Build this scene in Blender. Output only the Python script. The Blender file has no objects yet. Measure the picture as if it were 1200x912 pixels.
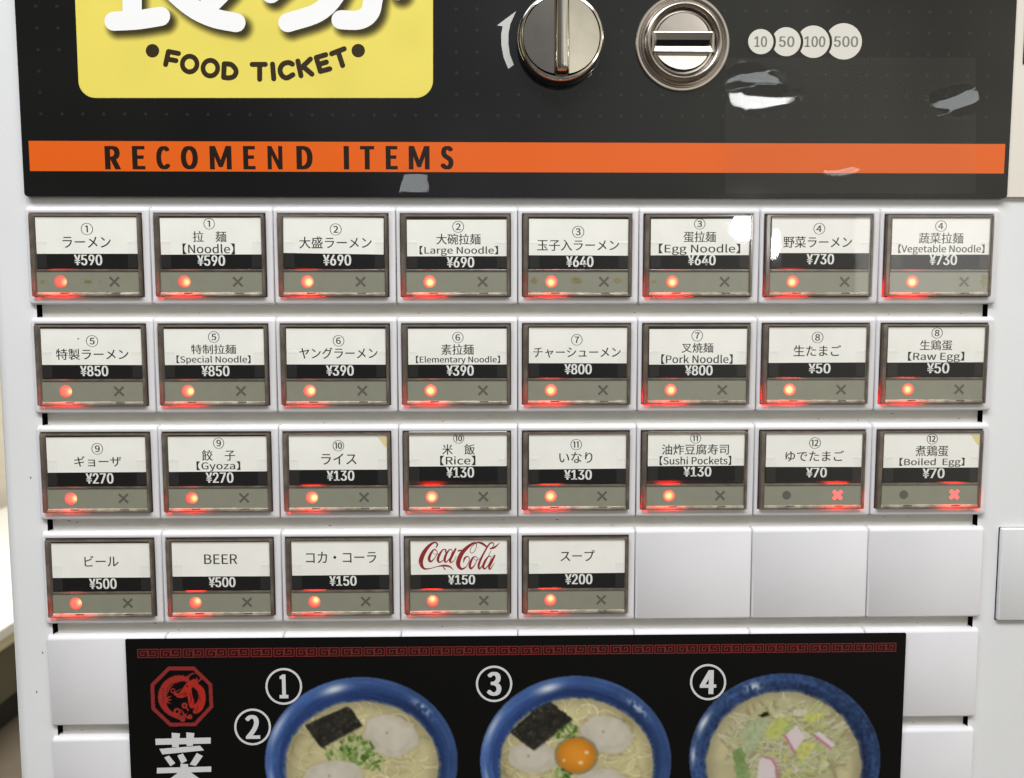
import bpy, bmesh, math, random, os
import numpy as np
from mathutils import Matrix, Vector
random.seed(7); rng = np.random.default_rng(7)
SC = bpy.context.scene; COL = SC.collection

# ------------------------------------------------------------------ camera
F = 959.373
RV = np.array([0.085124, -0.018681, -0.001597]); TV = np.array([0.001984, -0.011283, 0.279022])
ZS = 1.20                                   # height of the face's origin above the floor
def rodr(a):
    t = np.linalg.norm(a); k = a / t
    K = np.array([[0, -k[2], k[1]], [k[2], 0, -k[0]], [-k[1], k[0], 0]])
    return np.eye(3) + math.sin(t) * K + (1 - math.cos(t)) * K @ K
R = rodr(RV) @ np.array([[1, 0, 0], [0, 0, -1], [0, 1, 0]], float)
CAM = -R.T @ TV + np.array([0, 0, ZS])
cd = bpy.data.cameras.new('camera'); co = bpy.data.objects.new('camera', cd); COL.objects.link(co)
M3 = R.T @ np.diag([1, -1, -1])
co.matrix_world = Matrix([[*M3[0], CAM[0]], [*M3[1], CAM[1]], [*M3[2], CAM[2]], [0, 0, 0, 1]])
cd.sensor_width = 36; cd.lens = F / 1200 * 36; cd.clip_start = .01; cd.clip_end = 60
cd.dof.use_dof = True; cd.dof.focus_distance = 0.279; cd.dof.aperture_fstop = 20.0
SC.camera = co
SC.view_settings.view_transform = 'Standard'; SC.view_settings.look = 'None'
SC.view_settings.exposure = -0.27; SC.view_settings.gamma = 1
SC.cycles.use_denoising = True; SC.cycles.max_bounces = 8; SC.cycles.transparent_max_bounces = 16
SC.cycles.caustics_reflective = False; SC.cycles.caustics_refractive = False

def px(x, y, Y=0.0):
    """point of the plane y=Y that stands behind photo pixel (x, y)"""
    d = R.T @ np.array([(x - 600) / F, (y - 456) / F, 1.0])
    s = (Y - CAM[1]) / d[1]
    return CAM + s * d

# ------------------------------------------------------------------ room light (no daylight in this close-up)
W = bpy.data.worlds.new('World'); SC.world = W; W.use_nodes = True
nt = W.node_tree; bg = nt.nodes['Background']
tc = nt.nodes.new('ShaderNodeTexCoord'); sp = nt.nodes.new('ShaderNodeSeparateXYZ'); nt.links.new(tc.outputs['Generated'], sp.inputs[0])
mr = nt.nodes.new('ShaderNodeMapRange'); mr.inputs[1].default_value = -.5; mr.inputs[2].default_value = .5
nt.links.new(sp.outputs[0], mr.inputs[0])
cr = nt.nodes.new('ShaderNodeValToRGB'); nt.links.new(mr.outputs[0], cr.inputs[0])
cr.color_ramp.elements[0].color = (.16, .135, .115, 1); cr.color_ramp.elements[1].color = (1.0, .95, .78, 1)
e = cr.color_ramp.elements.new(.5); e.color = (.46, .46, .46, 1)
cr.color_ramp.interpolation = 'EASE'
mz = nt.nodes.new('ShaderNodeMapRange'); mz.inputs[1].default_value = -.45; mz.inputs[2].default_value = .25; mz.inputs[3].default_value = .5; mz.inputs[4].default_value = 1.08
nt.links.new(sp.outputs[2], mz.inputs[0]); wm = nt.nodes.new('ShaderNodeVectorMath'); wm.operation = 'SCALE'
nt.links.new(cr.outputs[0], wm.inputs[0]); nt.links.new(mz.outputs[0], wm.inputs['Scale']); wn = nt.nodes.new('ShaderNodeTexNoise'); wn.inputs['Scale'].default_value = 2.6; wn.inputs['Detail'].default_value = 2.5; nt.links.new(tc.outputs['Generated'], wn.inputs['Vector'])
wr = nt.nodes.new('ShaderNodeMapRange'); wr.inputs[1].default_value = .38; wr.inputs[2].default_value = .62; wr.inputs[3].default_value = .4; wr.inputs[4].default_value = 1.45
nt.links.new(wn.outputs['Fac'], wr.inputs[0]); w2 = nt.nodes.new('ShaderNodeVectorMath'); w2.operation = 'SCALE'
nt.links.new(wm.outputs[0], w2.inputs[0]); nt.links.new(wr.outputs[0], w2.inputs['Scale']); nt.links.new(w2.outputs[0], bg.inputs[0]); bg.inputs[1].default_value = .88

def area(name, loc, target, sx, sy, power, col, spread=180):
    l = bpy.data.lights.new(name, 'AREA'); l.shape = 'RECTANGLE'; l.size = sx; l.size_y = sy
    l.energy = power; l.color = col; l.spread = math.radians(spread)
    o = bpy.data.objects.new(name, l); COL.objects.link(o); o.location = loc
    o.rotation_euler = (Vector(target) - Vector(loc)).to_track_quat('-Z', 'Y').to_euler()
    return o
area('ceiling_lamp', (-.35, -.75, ZS + 1.15), (-.1, 0, ZS), 1.2, .35, 26, (.93, .97, 1))
area('ceiling_lamp', (.55, -.85, ZS + 1.15), (.1, 0, ZS), 0.9, .35, 10.5, (1, .95, .9))
area('ceiling_lamp', (-1.9, 1.9, 2.6), (-1.9, 2.0, 0), 1.2, .6, 85, (1, .98, .93))
# small light added behind the camera so the covers mirror a white spot
_p = px(872, 266); _d = _p - CAM; _d = _d / np.linalg.norm(_d); _d[1] = -_d[1]
GLINT = _p + _d * 2.2
area('glint_light', tuple(GLINT), tuple(_p), .075, .085, 1.6, (1, 1, 1)).data.shape = 'ELLIPSE'
_p2 = px(908, 288); _d2 = _p2 - CAM; _d2 = _d2 / np.linalg.norm(_d2); _d2[1] = -_d2[1]
area('streak_light', tuple(_p2 + _d2 * 2.2), tuple(_p2), .03, .08, .35, (1, 1, 1)).data.shape = 'ELLIPSE'  # narrow light added for a mirrored streak on one cover

_p3 = px(1078, 300); _d3 = _p3 - CAM; _d3 = _d3 / np.linalg.norm(_d3); _d3[1] = -_d3[1]
area('glare_panel', tuple(_p3 + _d3 * 2.4), tuple(_p3), .36, .26, .95, (1, .98, .95))  # broad weak light added only to lay glare over the right-hand covers

# ------------------------------------------------------------------ helpers
def lin(c):
    c = np.asarray(c, float) / 255.0
    return np.where(c <= .04045, c / 12.92, ((c + .055) / 1.055) ** 2.4)
def mat(name, rgb, rough=.5, metal=0, noise=0, nscale=300, bump=0, bscale=600, spec=.5, coat=0, aniso=0):
    """rgb is 0-255 (display) base colour"""
    m = bpy.data.materials.new(name); m.use_nodes = True; t = m.node_tree; b = t.nodes['Principled BSDF']
    c = (*lin(rgb), 1); b.inputs['Base Color'].default_value = c
    b.inputs['Roughness'].default_value = rough; b.inputs['Metallic'].default_value = metal
    b.inputs['Specular IOR Level'].default_value = spec; b.inputs['Coat Weight'].default_value = coat
    if noise or bump:
        g = t.nodes.new('ShaderNodeNewGeometry')
    if noise:
        n = t.nodes.new('ShaderNodeTexNoise'); n.inputs['Scale'].default_value = nscale; n.inputs['Detail'].default_value = 6
        t.links.new(g.outputs['Position'], n.inputs['Vector'])
        r = t.nodes.new('ShaderNodeMapRange'); r.inputs[1].default_value = .3; r.inputs[2].default_value = .7
        r.inputs[3].default_value = 1 - noise; r.inputs[4].default_value = 1 + noise * .4
        t.links.new(n.outputs['Fac'], r.inputs[0])
        mx = t.nodes.new('ShaderNodeVectorMath'); mx.operation = 'SCALE'; mx.inputs[0].default_value = c[:3]
        t.links.new(r.outputs[0], mx.inputs['Scale']); t.links.new(mx.outputs[0], b.inputs['Base Color'])
    if bump:
        n = t.nodes.new('ShaderNodeTexNoise'); n.inputs['Scale'].default_value = bscale; n.inputs['Detail'].default_value = 3
        t.links.new(g.outputs['Position'], n.inputs['Vector'])
        bu = t.nodes.new('ShaderNodeBump'); bu.inputs['Strength'].default_value = bump; bu.inputs['Distance'].default_value = .0002
        t.links.new(n.outputs['Fac'], bu.inputs['Height']); t.links.new(bu.outputs[0], b.inputs['Normal'])
    return m
def vcmat(name, rough=.35, emit=0, spec=.5):
    m = bpy.data.materials.new(name); m.use_nodes = True; t = m.node_tree; b = t.nodes['Principled BSDF']
    a = t.nodes.new('ShaderNodeVertexColor'); a.layer_name = 'print'
    t.links.new(a.outputs[0], b.inputs['Base Color']); b.inputs['Roughness'].default_value = rough
    b.inputs['Specular IOR Level'].default_value = spec
    if emit:
        t.links.new(a.outputs[0], b.inputs['Emission Color']); b.inputs['Emission Strength'].default_value = emit
    return m
def schlick(t, f0):
    g = t.nodes.new('ShaderNodeNewGeometry'); d = t.nodes.new('ShaderNodeVectorMath'); d.operation = 'DOT_PRODUCT'
    t.links.new(g.outputs['Incoming'], d.inputs[0]); t.links.new(g.outputs['Normal'], d.inputs[1])
    def m(op, a, b=None):
        n = t.nodes.new('ShaderNodeMath'); n.operation = op
        for i, q in enumerate((a, b)):
            if q is None: continue
            if isinstance(q, (int, float)): n.inputs[i].default_value = q
            else: t.links.new(q, n.inputs[i])
        return n.outputs[0]
    c = m('ABSOLUTE', d.outputs['Value']); p = m('POWER', m('SUBTRACT', 1.0, c), 5.0)
    return m('ADD', m('MULTIPLY', p, 1 - f0), f0)
def clear(name, rough=.02, tint=(1, 1, 1), haze=0.0, ior=1.5, bump=0, hazecol=(.8, .8, .8)):
    m = bpy.data.materials.new(name); m.use_nodes = True; t = m.node_tree; t.nodes.clear()
    o = t.nodes.new('ShaderNodeOutputMaterial'); tr = t.nodes.new('ShaderNodeBsdfTransparent'); tr.inputs[0].default_value = (*tint, 1)
    gl = t.nodes.new('ShaderNodeBsdfGlossy'); gl.inputs['Roughness'].default_value = rough
    mx = t.nodes.new('ShaderNodeMixShader')
    t.links.new(schlick(t, ((ior - 1) / (ior + 1)) ** 2), mx.inputs[0]); t.links.new(gl.outputs[0], mx.inputs[2])
    if haze:
        df = t.nodes.new('ShaderNodeBsdfDiffuse'); df.inputs[0].default_value = (*hazecol, 1)
        m2 = t.nodes.new('ShaderNodeMixShader'); m2.inputs[0].default_value = haze
        t.links.new(tr.outputs[0], m2.inputs[1]); t.links.new(df.outputs[0], m2.inputs[2]); t.links.new(m2.outputs[0], mx.inputs[1])
    else:
        t.links.new(tr.outputs[0], mx.inputs[1])
    t.links.new(mx.outputs[0], o.inputs[0])
    return m
MT = {}
MT['body'] = mat('painted_steel', (224, 225, 227), .38, noise=.03, nscale=25, bump=.15, bscale=900)
MT['body_right'] = mat('cream_panel', (222, 216, 206), .35, noise=.03, nscale=60)
MT['module'] = mat('white_plastic', (220, 219, 222), .24, noise=.05, nscale=45, bump=.15, bscale=1300)
MT['blank'] = mat('blank_plastic', (218, 217, 221), .6, noise=.045, nscale=38, bump=.2, bscale=1300, spec=.35)
MT['strip'] = mat('filler_strip', (206, 205, 199), .45, noise=.05, nscale=120)
MT['dark'] = mat('dark_gap', (12, 11, 10), .9, spec=.1)
MT['cavity'] = mat('brown_cavity', (62, 50, 40), .6, noise=.3, nscale=700)
MT['card'] = mat('paper', (243, 242, 235), .65, noise=.05, nscale=90)
MT['card_warm'] = mat('aged_paper', (243, 239, 219), .65, noise=.05, nscale=160)
MT['card_black'] = mat('black_print', (15, 15, 15), .6, spec=.2)
MT['ink'] = mat('black_ink', (24, 22, 22), .6)
MT['ink_white'] = mat('white_ink', (228, 228, 224), .6)
MT['ink_red'] = mat('red_ink', (142, 22, 26), .6)
MT['plate'] = mat('grey_plate', (138, 138, 122), .4, noise=.05, nscale=250)
MT['mark'] = mat('grey_mark', (88, 85, 76), .6)
MT['sign'] = mat('black_sign', (23, 24, 24), .05, noise=.12, nscale=40, spec=.5)
MT['dot'] = mat('grey_dot_print', (40, 41, 40), .1)
MT['yellow'] = mat('yellow_edge', (229, 213, 100), .22)
MT['orange'] = mat('orange_print', (222, 97, 30), .06)
MT['sign_text'] = mat('sign_lettering', (38, 26, 20), .2)
MT['white_print'] = mat('white_print', (240, 240, 242), .25)
MT['brown_print'] = mat('brown_print', (48, 36, 14), .3)
MT['grey_print'] = mat('light_grey_print', (196, 195, 192), .3)
MT['disc_ink'] = mat('disc_ink', (118, 118, 114), .3)
MT['disc'] = mat('disc_print', (212, 209, 200), .3)
MT['chrome'] = mat('chrome', (228, 224, 216), .09, metal=1, noise=.10, nscale=140)
MT['steel'] = mat('brushed_steel', (188, 180, 172), .27, metal=1, noise=.08, nscale=200)
MT['poster'] = mat('black_poster', (11, 11, 11), .45, spec=.15)
MT['poster_white'] = mat('poster_white', (205, 205, 208), .5)
MT['key_bg'] = mat('maroon_print', (44, 8, 8), .5, spec=.2)
MT['key'] = mat('key_print', (116, 44, 40), .5, spec=.2)
MT['guide'] = None
MT['stain'] = mat('glue_stain', (134, 124, 84), .35, noise=.2, nscale=500)
MT['paper_stain'] = mat('paper_stain', (226, 212, 158), .6)
MT['speck'] = mat('dirt_speck', (70, 62, 56), .8)
MT['vprint'] = vcmat('photo_print', .45, spec=.12)
MT['vplate'] = vcmat('yellow_print', .22)
MT['lamp'] = vcmat('lamp_lens', .25, emit=1.15)
MT['clear'] = clear('clear_cover', .02)
MT['tab'] = clear('clear_tab', .05, ior=1.15, haze=.018, hazecol=(.75, .75, .70))
MT['tab_edge'] = clear('tab_edge_glint', .2, haze=.13, hazecol=(.95, .95, .92))  # white haze in the material paints the tab edge's highlight
MT['film'] = clear('clear_film', .05, tint=(.98, .98, .98), ior=1.28)
MT['wall'] = mat('beige_wall', (224, 216, 196), .8, noise=.06, nscale=30, bump=.6, bscale=60)
MT['bench_top'] = mat('bench_top', (240, 238, 234), .5)
MT['bench_side'] = mat('bench_side', (92, 88, 70), .6, noise=.08, nscale=8)
MT['bench_edge'] = mat('bench_edge', (205, 196, 165), .6)
MT['plinth'] = mat('plinth', (20, 17, 15), .6)
MT['floor'] = mat('floor_tile', (104, 94, 80), .5, noise=.15, nscale=10)
# smoky plastic of the cover rim: part reflection, part brown, lets the lamp behind shine through
def rim_mat(name='smoky_rim', c0=(78, 66, 55), c1=(132, 121, 106)):
    m = bpy.data.materials.new(name); m.use_nodes = True; t = m.node_tree; t.nodes.clear()
    o = t.nodes.new('ShaderNodeOutputMaterial')
    df = t.nodes.new('ShaderNodeBsdfDiffuse'); tl = t.nodes.new('ShaderNodeBsdfTranslucent'); gl = t.nodes.new('ShaderNodeBsdfGlossy')
    n = t.nodes.new('ShaderNodeTexNoise'); n.inputs['Scale'].default_value = 350
    g = t.nodes.new('ShaderNodeNewGeometry'); t.links.new(g.outputs['Position'], n.inputs['Vector'])
    r = t.nodes.new('ShaderNodeValToRGB'); r.color_ramp.elements[0].position = .35; r.color_ramp.elements[1].position = .7
    r.color_ramp.elements[0].color = (*lin(c0), 1); r.color_ramp.elements[1].color = (*lin(c1), 1)
    t.links.new(n.outputs['Fac'], r.inputs[0]); t.links.new(r.outputs[0], df.inputs[0])
    tl.inputs[0].default_value = (.9, .85, .8, 1); gl.inputs['Roughness'].default_value = .12
    m1 = t.nodes.new('ShaderNodeMixShader'); m1.inputs[0].default_value = .45
    t.links.new(df.outputs[0], m1.inputs[1]); t.links.new(tl.outputs[0], m1.inputs[2])
    m2 = t.nodes.new('ShaderNodeMixShader')
    t.links.new(schlick(t, .04), m2.inputs[0]); t.links.new(m1.outputs[0], m2.inputs[1]); t.links.new(gl.outputs[0], m2.inputs[2])
    t.links.new(m2.outputs[0], o.inputs[0]); return m
MT['rim'] = rim_mat(); MT['rim_dark'] = rim_mat('dark_rim', (40, 30, 22), (84, 70, 56)); MT['guide'] = rim_mat('light_guide', (140, 130, 108), (214, 204, 180))  # rim_dark: darker brown copy for the rim's outer and inner walls

def link(name, me, m, parent=None, loc=(0, 0, 0)):
    o = bpy.data.objects.new(name, me); COL.objects.link(o)
    if m is not None:
        if len(me.materials) == 0:
          for q in (m if isinstance(m, (list, tuple)) else [m]): me.materials.append(MT[q] if isinstance(q, str) else q)
    o.parent = parent; o.location = loc
    return o
def empty(name, loc=(0, 0, 0)):
    o = bpy.data.objects.new(name, None); COL.objects.link(o); o.location = loc; o.empty_display_size = .02; return o
def tag(o, label=None, cat=None, group=None, kind=None):
    if label: o['label'] = label
    if cat: o['category'] = cat
    if group: o['group'] = group
    if kind: o['kind'] = kind
    return o
class MB:
    def __init__(s): s.v = []; s.f = []; s.mi = []
    def add(s, vs, fs, mi=0):
        b = len(s.v); s.v += [tuple(map(float, v)) for v in vs]; s.f += [tuple(b + i for i in f) for f in fs]; s.mi += [mi] * len(fs)
    def mesh(s, name, smooth=False):
        me = bpy.data.meshes.new(name); me.from_pydata(s.v, [], s.f)
        if any(s.mi): me.polygons.foreach_set('material_index', s.mi)
        if smooth:
            me.polygons.foreach_set('use_smooth', [len(f) <= 4 for f in s.f])
            try: me.set_sharp_from_angle(angle=math.radians(smooth))
            except Exception: pass
        me.update(); return me
def L(u, v, d): return (u / 1000, -d / 1000, -v / 1000)      # millimetres right, down, outwards
def rrect(u0, v0, u1, v1, r, seg=3):
    r = max(.001, min(r, (u1 - u0) / 2.01, (v1 - v0) / 2.01)); P = []
    for cu, cv, a0 in ((u0 + r, v1 - r, 180), (u1 - r, v1 - r, 270), (u1 - r, v0 + r, 0), (u0 + r, v0 + r, 90)):
        for k in range(seg + 1):
            a = math.radians(a0 + 90 * k / seg); P.append((cu + r * math.cos(a), cv - r * math.sin(a)))
    return P
def loft(mb, entries, cap=True, seg=3, mi=0, mis=None):
    """entries outside-in: (u0,v0,u1,v1,r,d)"""
    vs = []; n = 4 * (seg + 1)
    for (u0, v0, u1, v1, r, d) in entries: vs += [L(u, v, d) for u, v in rrect(u0, v0, u1, v1, r, seg)]
    fs = []
    for k in range(len(entries) - 1):
        for i in range(n):
            j = (i + 1) % n; fs.append((k * n + i, k * n + j, (k + 1) * n + j, (k + 1) * n + i))
    if cap: fs.append(tuple((len(entries) - 1) * n + i for i in range(n)))
    b0 = len(mb.mi); mb.add(vs, fs, mi)
    if mis:
        for k, q in enumerate(mis): mb.mi[b0 + k * n:b0 + (k + 1) * n] = [q] * n
def plate(mb, u0, v0, u1, v1, d0, d1, r=.5, bev=.2, mi=0, seg=3):
    loft(mb, [(u0, v0, u1, v1, r, d0), (u0, v0, u1, v1, r, d1 - bev), (u0 + bev * .3, v0 + bev * .3, u1 - bev * .3, v1 - bev * .3, r, d1 - bev * .3),
              (u0 + bev, v0 + bev, u1 - bev, v1 - bev, max(r - bev, .02), d1)], True, seg, mi)
def box(mb, x0, y0, z0, x1, y1, z1, mi=0):
    vs = [(x, y, z) for z in (z0, z1) for y in (y0, y1) for x in (x0, x1)]
    mb.add(vs, [(0, 2, 3, 1), (4, 5, 7, 6), (0, 1, 5, 4), (2, 6, 7, 3), (0, 4, 6, 2), (1, 3, 7, 5)], mi)
def lathe(mb, cx, cz, prof, n=64, mi=0, y0=0):
    """prof: (radius mm, outward mm) outside-in"""
    vs = []
    for r, d in prof:
        for i in range(n):
            a = 2 * math.pi * i / n; vs.append((cx + r / 1000 * math.cos(a), y0 - d / 1000, cz + r / 1000 * math.sin(a)))
    fs = []
    for k in range(len(prof) - 1):
        for i in range(n):
            j = (i + 1) % n; fs.append((k * n + i, k * n + j, (k + 1) * n + j, (k + 1) * n + i))
    fs.append(tuple((len(prof) - 1) * n + i for i in range(n)))
    mb.add(vs, fs, mi)
def catmull(pts, sub=6):
    P = np.array(pts, float)
    if len(P) < 3: return P
    Q = np.vstack([2 * P[0] - P[1], P, 2 * P[-1] - P[-2]]); out = []
    for i in range(1, len(Q) - 2):
        for t in np.linspace(0, 1, sub, endpoint=False):
            a, b, c, d = Q[i - 1], Q[i], Q[i + 1], Q[i + 2]
            out.append(.5 * (2 * b + (c - a) * t + (2 * a - 5 * b + 4 * c - d) * t * t + (3 * b - a - 3 * c + d) * t ** 3))
    out.append(P[-1]); return np.array(out)
def topl(pts, Y, off=(0, 0, 0)):
    return [tuple(px(x, y, Y) - np.array(off)) for x, y in pts]
def stroke(mb, pts, Y, width=None, sub=6, cap=True, off=(0, 0, 0), smooth=True, mi=0):
    """flat printed pen stroke; pts in photo pixels (x, y[, width])"""
    P = [(p[0], p[1], p[2] if len(p) > 2 else width) for p in pts]
    P = catmull(P, sub) if smooth and len(P) > 2 else np.array(P, float)
    n = len(P); T = np.gradient(P[:, :2], axis=0); T /= np.maximum(np.linalg.norm(T, axis=1), 1e-6)[:, None]
    N = np.stack([-T[:, 1], T[:, 0]], 1); h = np.maximum(P[:, 2:3], .05) / 2
    A = P[:, :2] + N * h; B = P[:, :2] - N * h
    if cap:
        def fan(c, t, nn, hh, s):
            return [c + s * t * hh * math.sin(a) + nn * hh * math.cos(a) for a in np.linspace(0, math.pi, 9)[1:-1]]
        end = fan(P[-1, :2], T[-1], N[-1], h[-1, 0], 1); st = fan(P[0, :2], T[0], -N[0], h[0, 0], -1)
    vs = topl(list(A) + list(B), Y, off)
    fs = [(i, n + i, n + i + 1, i + 1) for i in range(n - 1)]
    mb.add(vs, fs, mi)
    if cap:
        mb.add(topl([A[-1]] + end + [B[-1]], Y, off), [tuple(range(9))], mi)
        mb.add(topl([B[0]] + st + [A[0]], Y, off), [tuple(range(9))], mi)
def poly(mb, pts, Y, off=(0, 0, 0), mi=0):
    P = np.array(pts, float); x, y = P[:, 0], P[:, 1]
    if np.sum(x * np.roll(y, -1) - y * np.roll(x, -1)) > 0: P = P[::-1]     # face the viewer
    mb.add(topl(list(P), Y, off), [tuple(range(len(P)))], mi)
def circ(cx, cy, rx, ry=None, n=40):
    ry = rx if ry is None else ry
    return [(cx + rx * math.cos(a), cy + ry * math.sin(a)) for a in np.linspace(0, 2 * math.pi, n, endpoint=False)]
def ringpoly(mb, cx, cy, r0, r1, Y, ry0=None, ry1=None, n=56, off=(0, 0, 0), mi=0):
    ry0 = r0 if ry0 is None else ry0; ry1 = r1 if ry1 is None else ry1
    a = np.linspace(0, 2 * math.pi, n, endpoint=False)
    vs = topl([(cx + r0 * math.cos(t), cy + ry0 * math.sin(t)) for t in a] + [(cx + r1 * math.cos(t), cy + ry1 * math.sin(t)) for t in a], Y, off)
    mb.add(vs, [(i, n + i, n + (i + 1) % n, (i + 1) % n) for i in range(n)], mi)

# ---- lettering: Blender's own bundled typefaces, with its built-in one as a fallback
def font(fn):
    try:
        return bpy.data.fonts.load(os.path.join(bpy.utils.system_resource('DATAFILES', path='fonts'), fn))
    except Exception:
        return None
F_CJK = font('Noto Sans CJK Regular.woff2'); F_INT = font('Inter.woff2')
_tc = {}
def glyphs(text, fnt, bold=0.0):
    key = (text, fnt.name if fnt else '', bold)
    if key not in _tc:
        c = bpy.data.curves.new('t', 'FONT'); c.body = text; c.resolution_u = 4; c.offset = bold; c.fill_mode = 'FRONT'
        if fnt: c.font = fnt
        o = bpy.data.objects.new('t', c); COL.objects.link(o)
        bpy.context.view_layer.update()
        me = o.to_mesh(); v = np.array([q.co[:2] for q in me.vertices]); f = [tuple(p.vertices) for p in me.polygons]
        nz = sum(p.normal.z for p in me.polygons)
        if nz < 0: f = [q[::-1] for q in f]
        o.to_mesh_clear(); bpy.data.objects.remove(o); bpy.data.curves.remove(c)
        _tc[key] = (v, f, v.min(0), v.max(0))
    return _tc[key]
def text(mb, s, x0, x1, y0, y1, Y, fnt=None, bold=0.0, off=(0, 0, 0), mi=0, heavy=0):
    v, f, lo, hi = glyphs(s, fnt, bold)
    xm, ym = (x0 + x1) / 2, (y0 + y1) / 2
    X0, X1 = px(x0, ym, Y)[0], px(x1, ym, Y)[0]; Z0, Z1 = px(xm, y1, Y)[2], px(xm, y0, Y)[2]
    q = (v - lo) / (hi - lo); e_ = heavy * (px(x1, ym, Y)[0] - px(x0, ym, Y)[0]) / max(x1 - x0, 1e-6)
    if heavy:
        for k, sh in enumerate((-1, 1, 0)):
            X = X0 + e_ / 2 + q[:, 0] * (X1 - X0 - e_) - off[0] + sh * e_ / 2; Z = Z0 + q[:, 1] * (Z1 - Z0) - off[2]
            mb.add(np.stack([X, np.full(len(X), Y - off[1] - .000002 * k), Z], 1), f, mi)
        return
    X = X0 + q[:, 0] * (X1 - X0) - off[0]; Z = Z0 + q[:, 1] * (Z1 - Z0) - off[2]
    mb.add(np.stack([X, np.full(len(X), Y - off[1]), Z], 1), f, mi)

# ---- printed pictures: a fine sheet whose vertices carry the print's colours
def sheet(name, x0, y0, x1, y1, step, Y, fn, m, parent, mask=None, soft=0):
    xs = np.arange(x0, x1 + step / 2, step); ys = np.arange(y0, y1 + step / 2, step)
    GX, GY = np.meshgrid(xs, ys); C = np.clip(fn(GX, GY), 0, 255)
    d = np.einsum('ij,jkl->ikl', R.T, np.stack([(GX - 600) / F, (GY - 456) / F, np.ones_like(GX)]))
    s = (Y - CAM[1]) / d[1]; P = CAM[:, None, None] + s * d
    for _ in range(soft):
        C[1:-1] = (C[:-2] + 2 * C[1:-1] + C[2:]) / 4; C[:, 1:-1] = (C[:, :-2] + 2 * C[:, 1:-1] + C[:, 2:]) / 4
    h, w = GX.shape; idx = np.arange(h * w).reshape(h, w)
    q = np.stack([idx[:-1, :-1], idx[1:, :-1], idx[1:, 1:], idx[:-1, 1:]], -1).reshape(-1, 4)
    if mask is not None:
        mk = mask(GX, GY); keep = mk.reshape(-1)[q].all(1); q = q[keep]
    used = np.unique(q); remap = np.full(h * w, -1); remap[used] = np.arange(len(used)); q = remap[q]
    V = P.reshape(3, -1).T[used]
    me = bpy.data.meshes.new(name); me.vertices.add(len(V)); me.vertices.foreach_set('co', V.ravel())
    me.loops.add(q.size); me.loops.foreach_set('vertex_index', q.ravel().astype(np.int32))
    me.polygons.add(len(q)); me.polygons.foreach_set('loop_start', (np.arange(len(q)) * 4).astype(np.int32))
    me.update(calc_edges=True); me.validate()
    a = me.color_attributes.new('print', 'FLOAT_COLOR', 'POINT')
    c = np.ones((len(V), 4)); c[:, :3] = lin(C.reshape(-1, 3)[used]); a.data.foreach_set('color', c.ravel())
    return link(name, me, m, parent)
def vnoise(x, y, s, seed=0):
    """smooth value noise 0..1"""
    r = np.random.default_rng(seed).random((64, 64)); x = np.asarray(x) / s; y = np.asarray(y) / s
    xi = np.floor(x).astype(int); yi = np.floor(y).astype(int); fx = x - xi; fy = y - yi
    fx = fx * fx * (3 - 2 * fx); fy = fy * fy * (3 - 2 * fy)
    g = lambda a, b: r[a % 64, b % 64]
    return (g(xi, yi) * (1 - fx) + g(xi + 1, yi) * fx) * (1 - fy) + (g(xi, yi + 1) * (1 - fx) + g(xi + 1, yi + 1) * fx) * fy
def sst(e0, e1, x):
    t = np.clip((x - e0) / (e1 - e0), 0, 1); return t * t * (3 - 2 * t)
def segd(X, Y, pts):
    """distance to a polyline (and interpolated third value)"""
    D = np.full(X.shape, 1e9)
    for (a, b) in zip(pts[:-1], pts[1:]):
        ax, ay = a[:2]; bx, by = b[:2]; wa = a[2] if len(a) > 2 else 0; wb = b[2] if len(b) > 2 else 0
        l2 = (bx - ax) ** 2 + (by - ay) ** 2 + 1e-9
        t = np.clip(((X - ax) * (bx - ax) + (Y - ay) * (by - ay)) / l2, 0, 1)
        D = np.minimum(D, np.hypot(X - ax - t * (bx - ax), Y - ay - t * (by - ay)) - (wa + (wb - wa) * t) / 2)
    return D
def inpoly(X, Y, P):
    c = np.zeros(X.shape, bool); j = len(P) - 1
    for i in range(len(P)):
        xi, yi = P[i]; xj, yj = P[j]
        c ^= ((yi > Y) != (yj > Y)) & (X < (xj - xi) * (Y - yi) / (yj - yi + 1e-9) + xi); j = i
    return c

# ------------------------------------------------------------------ the room behind, left of the machine
FLOORY = 0.0; WALLY = 3.75
mb = MB(); box(mb, -6, -3, -.02, 6, WALLY + .2, 0); tag(link('floor', mb.mesh('floor'), 'floor'), 'brown tiled floor seen past the machine', kind='structure')
flo = bpy.data.objects['floor']
mb = MB(); box(mb, -6, WALLY, 0.0, 6, WALLY + .15, 3.0); tag(link('wall', mb.mesh('wall'), 'wall'), 'beige plaster wall behind the bench', kind='structure')
# bench: edges run away from the camera, found from the photographed lines
bz = CAM[2] - .90; lat = .90 / .615
bx1 = CAM[0] - lat
bench = tag(empty('low_bench', (bx1 - .3, 2.0, 0)), 'low bench with a bright white top standing at the far wall', 'bench')
mb = MB(); box(mb, bx1 - .9, .35, bz - .03, bx1 + .02, WALLY - .01, bz); o = link('seat', mb.mesh('seat'), 'bench_top', bench, (-bench.location[0], -2, 0))
mb = MB(); box(mb, bx1 - .88, .37, bz - .065, bx1 + .012, WALLY - .015, bz - .0305); link('edge_board', mb.mesh('edge'), 'bench_edge', bench, (-bench.location[0], -2, 0))
mb = MB(); box(mb, bx1 - .86, .4, .085, bx1, WALLY - .02, bz - .0655); link('side_board', mb.mesh('side'), 'bench_side', bench, (-bench.location[0], -2, 0))
mb = MB(); box(mb, bx1 - .86, .42, .001, bx1 - .01, WALLY - .03, .0845); link('plinth', mb.mesh('plinth'), 'plinth', bench, (-bench.location[0], -2, 0))

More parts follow.
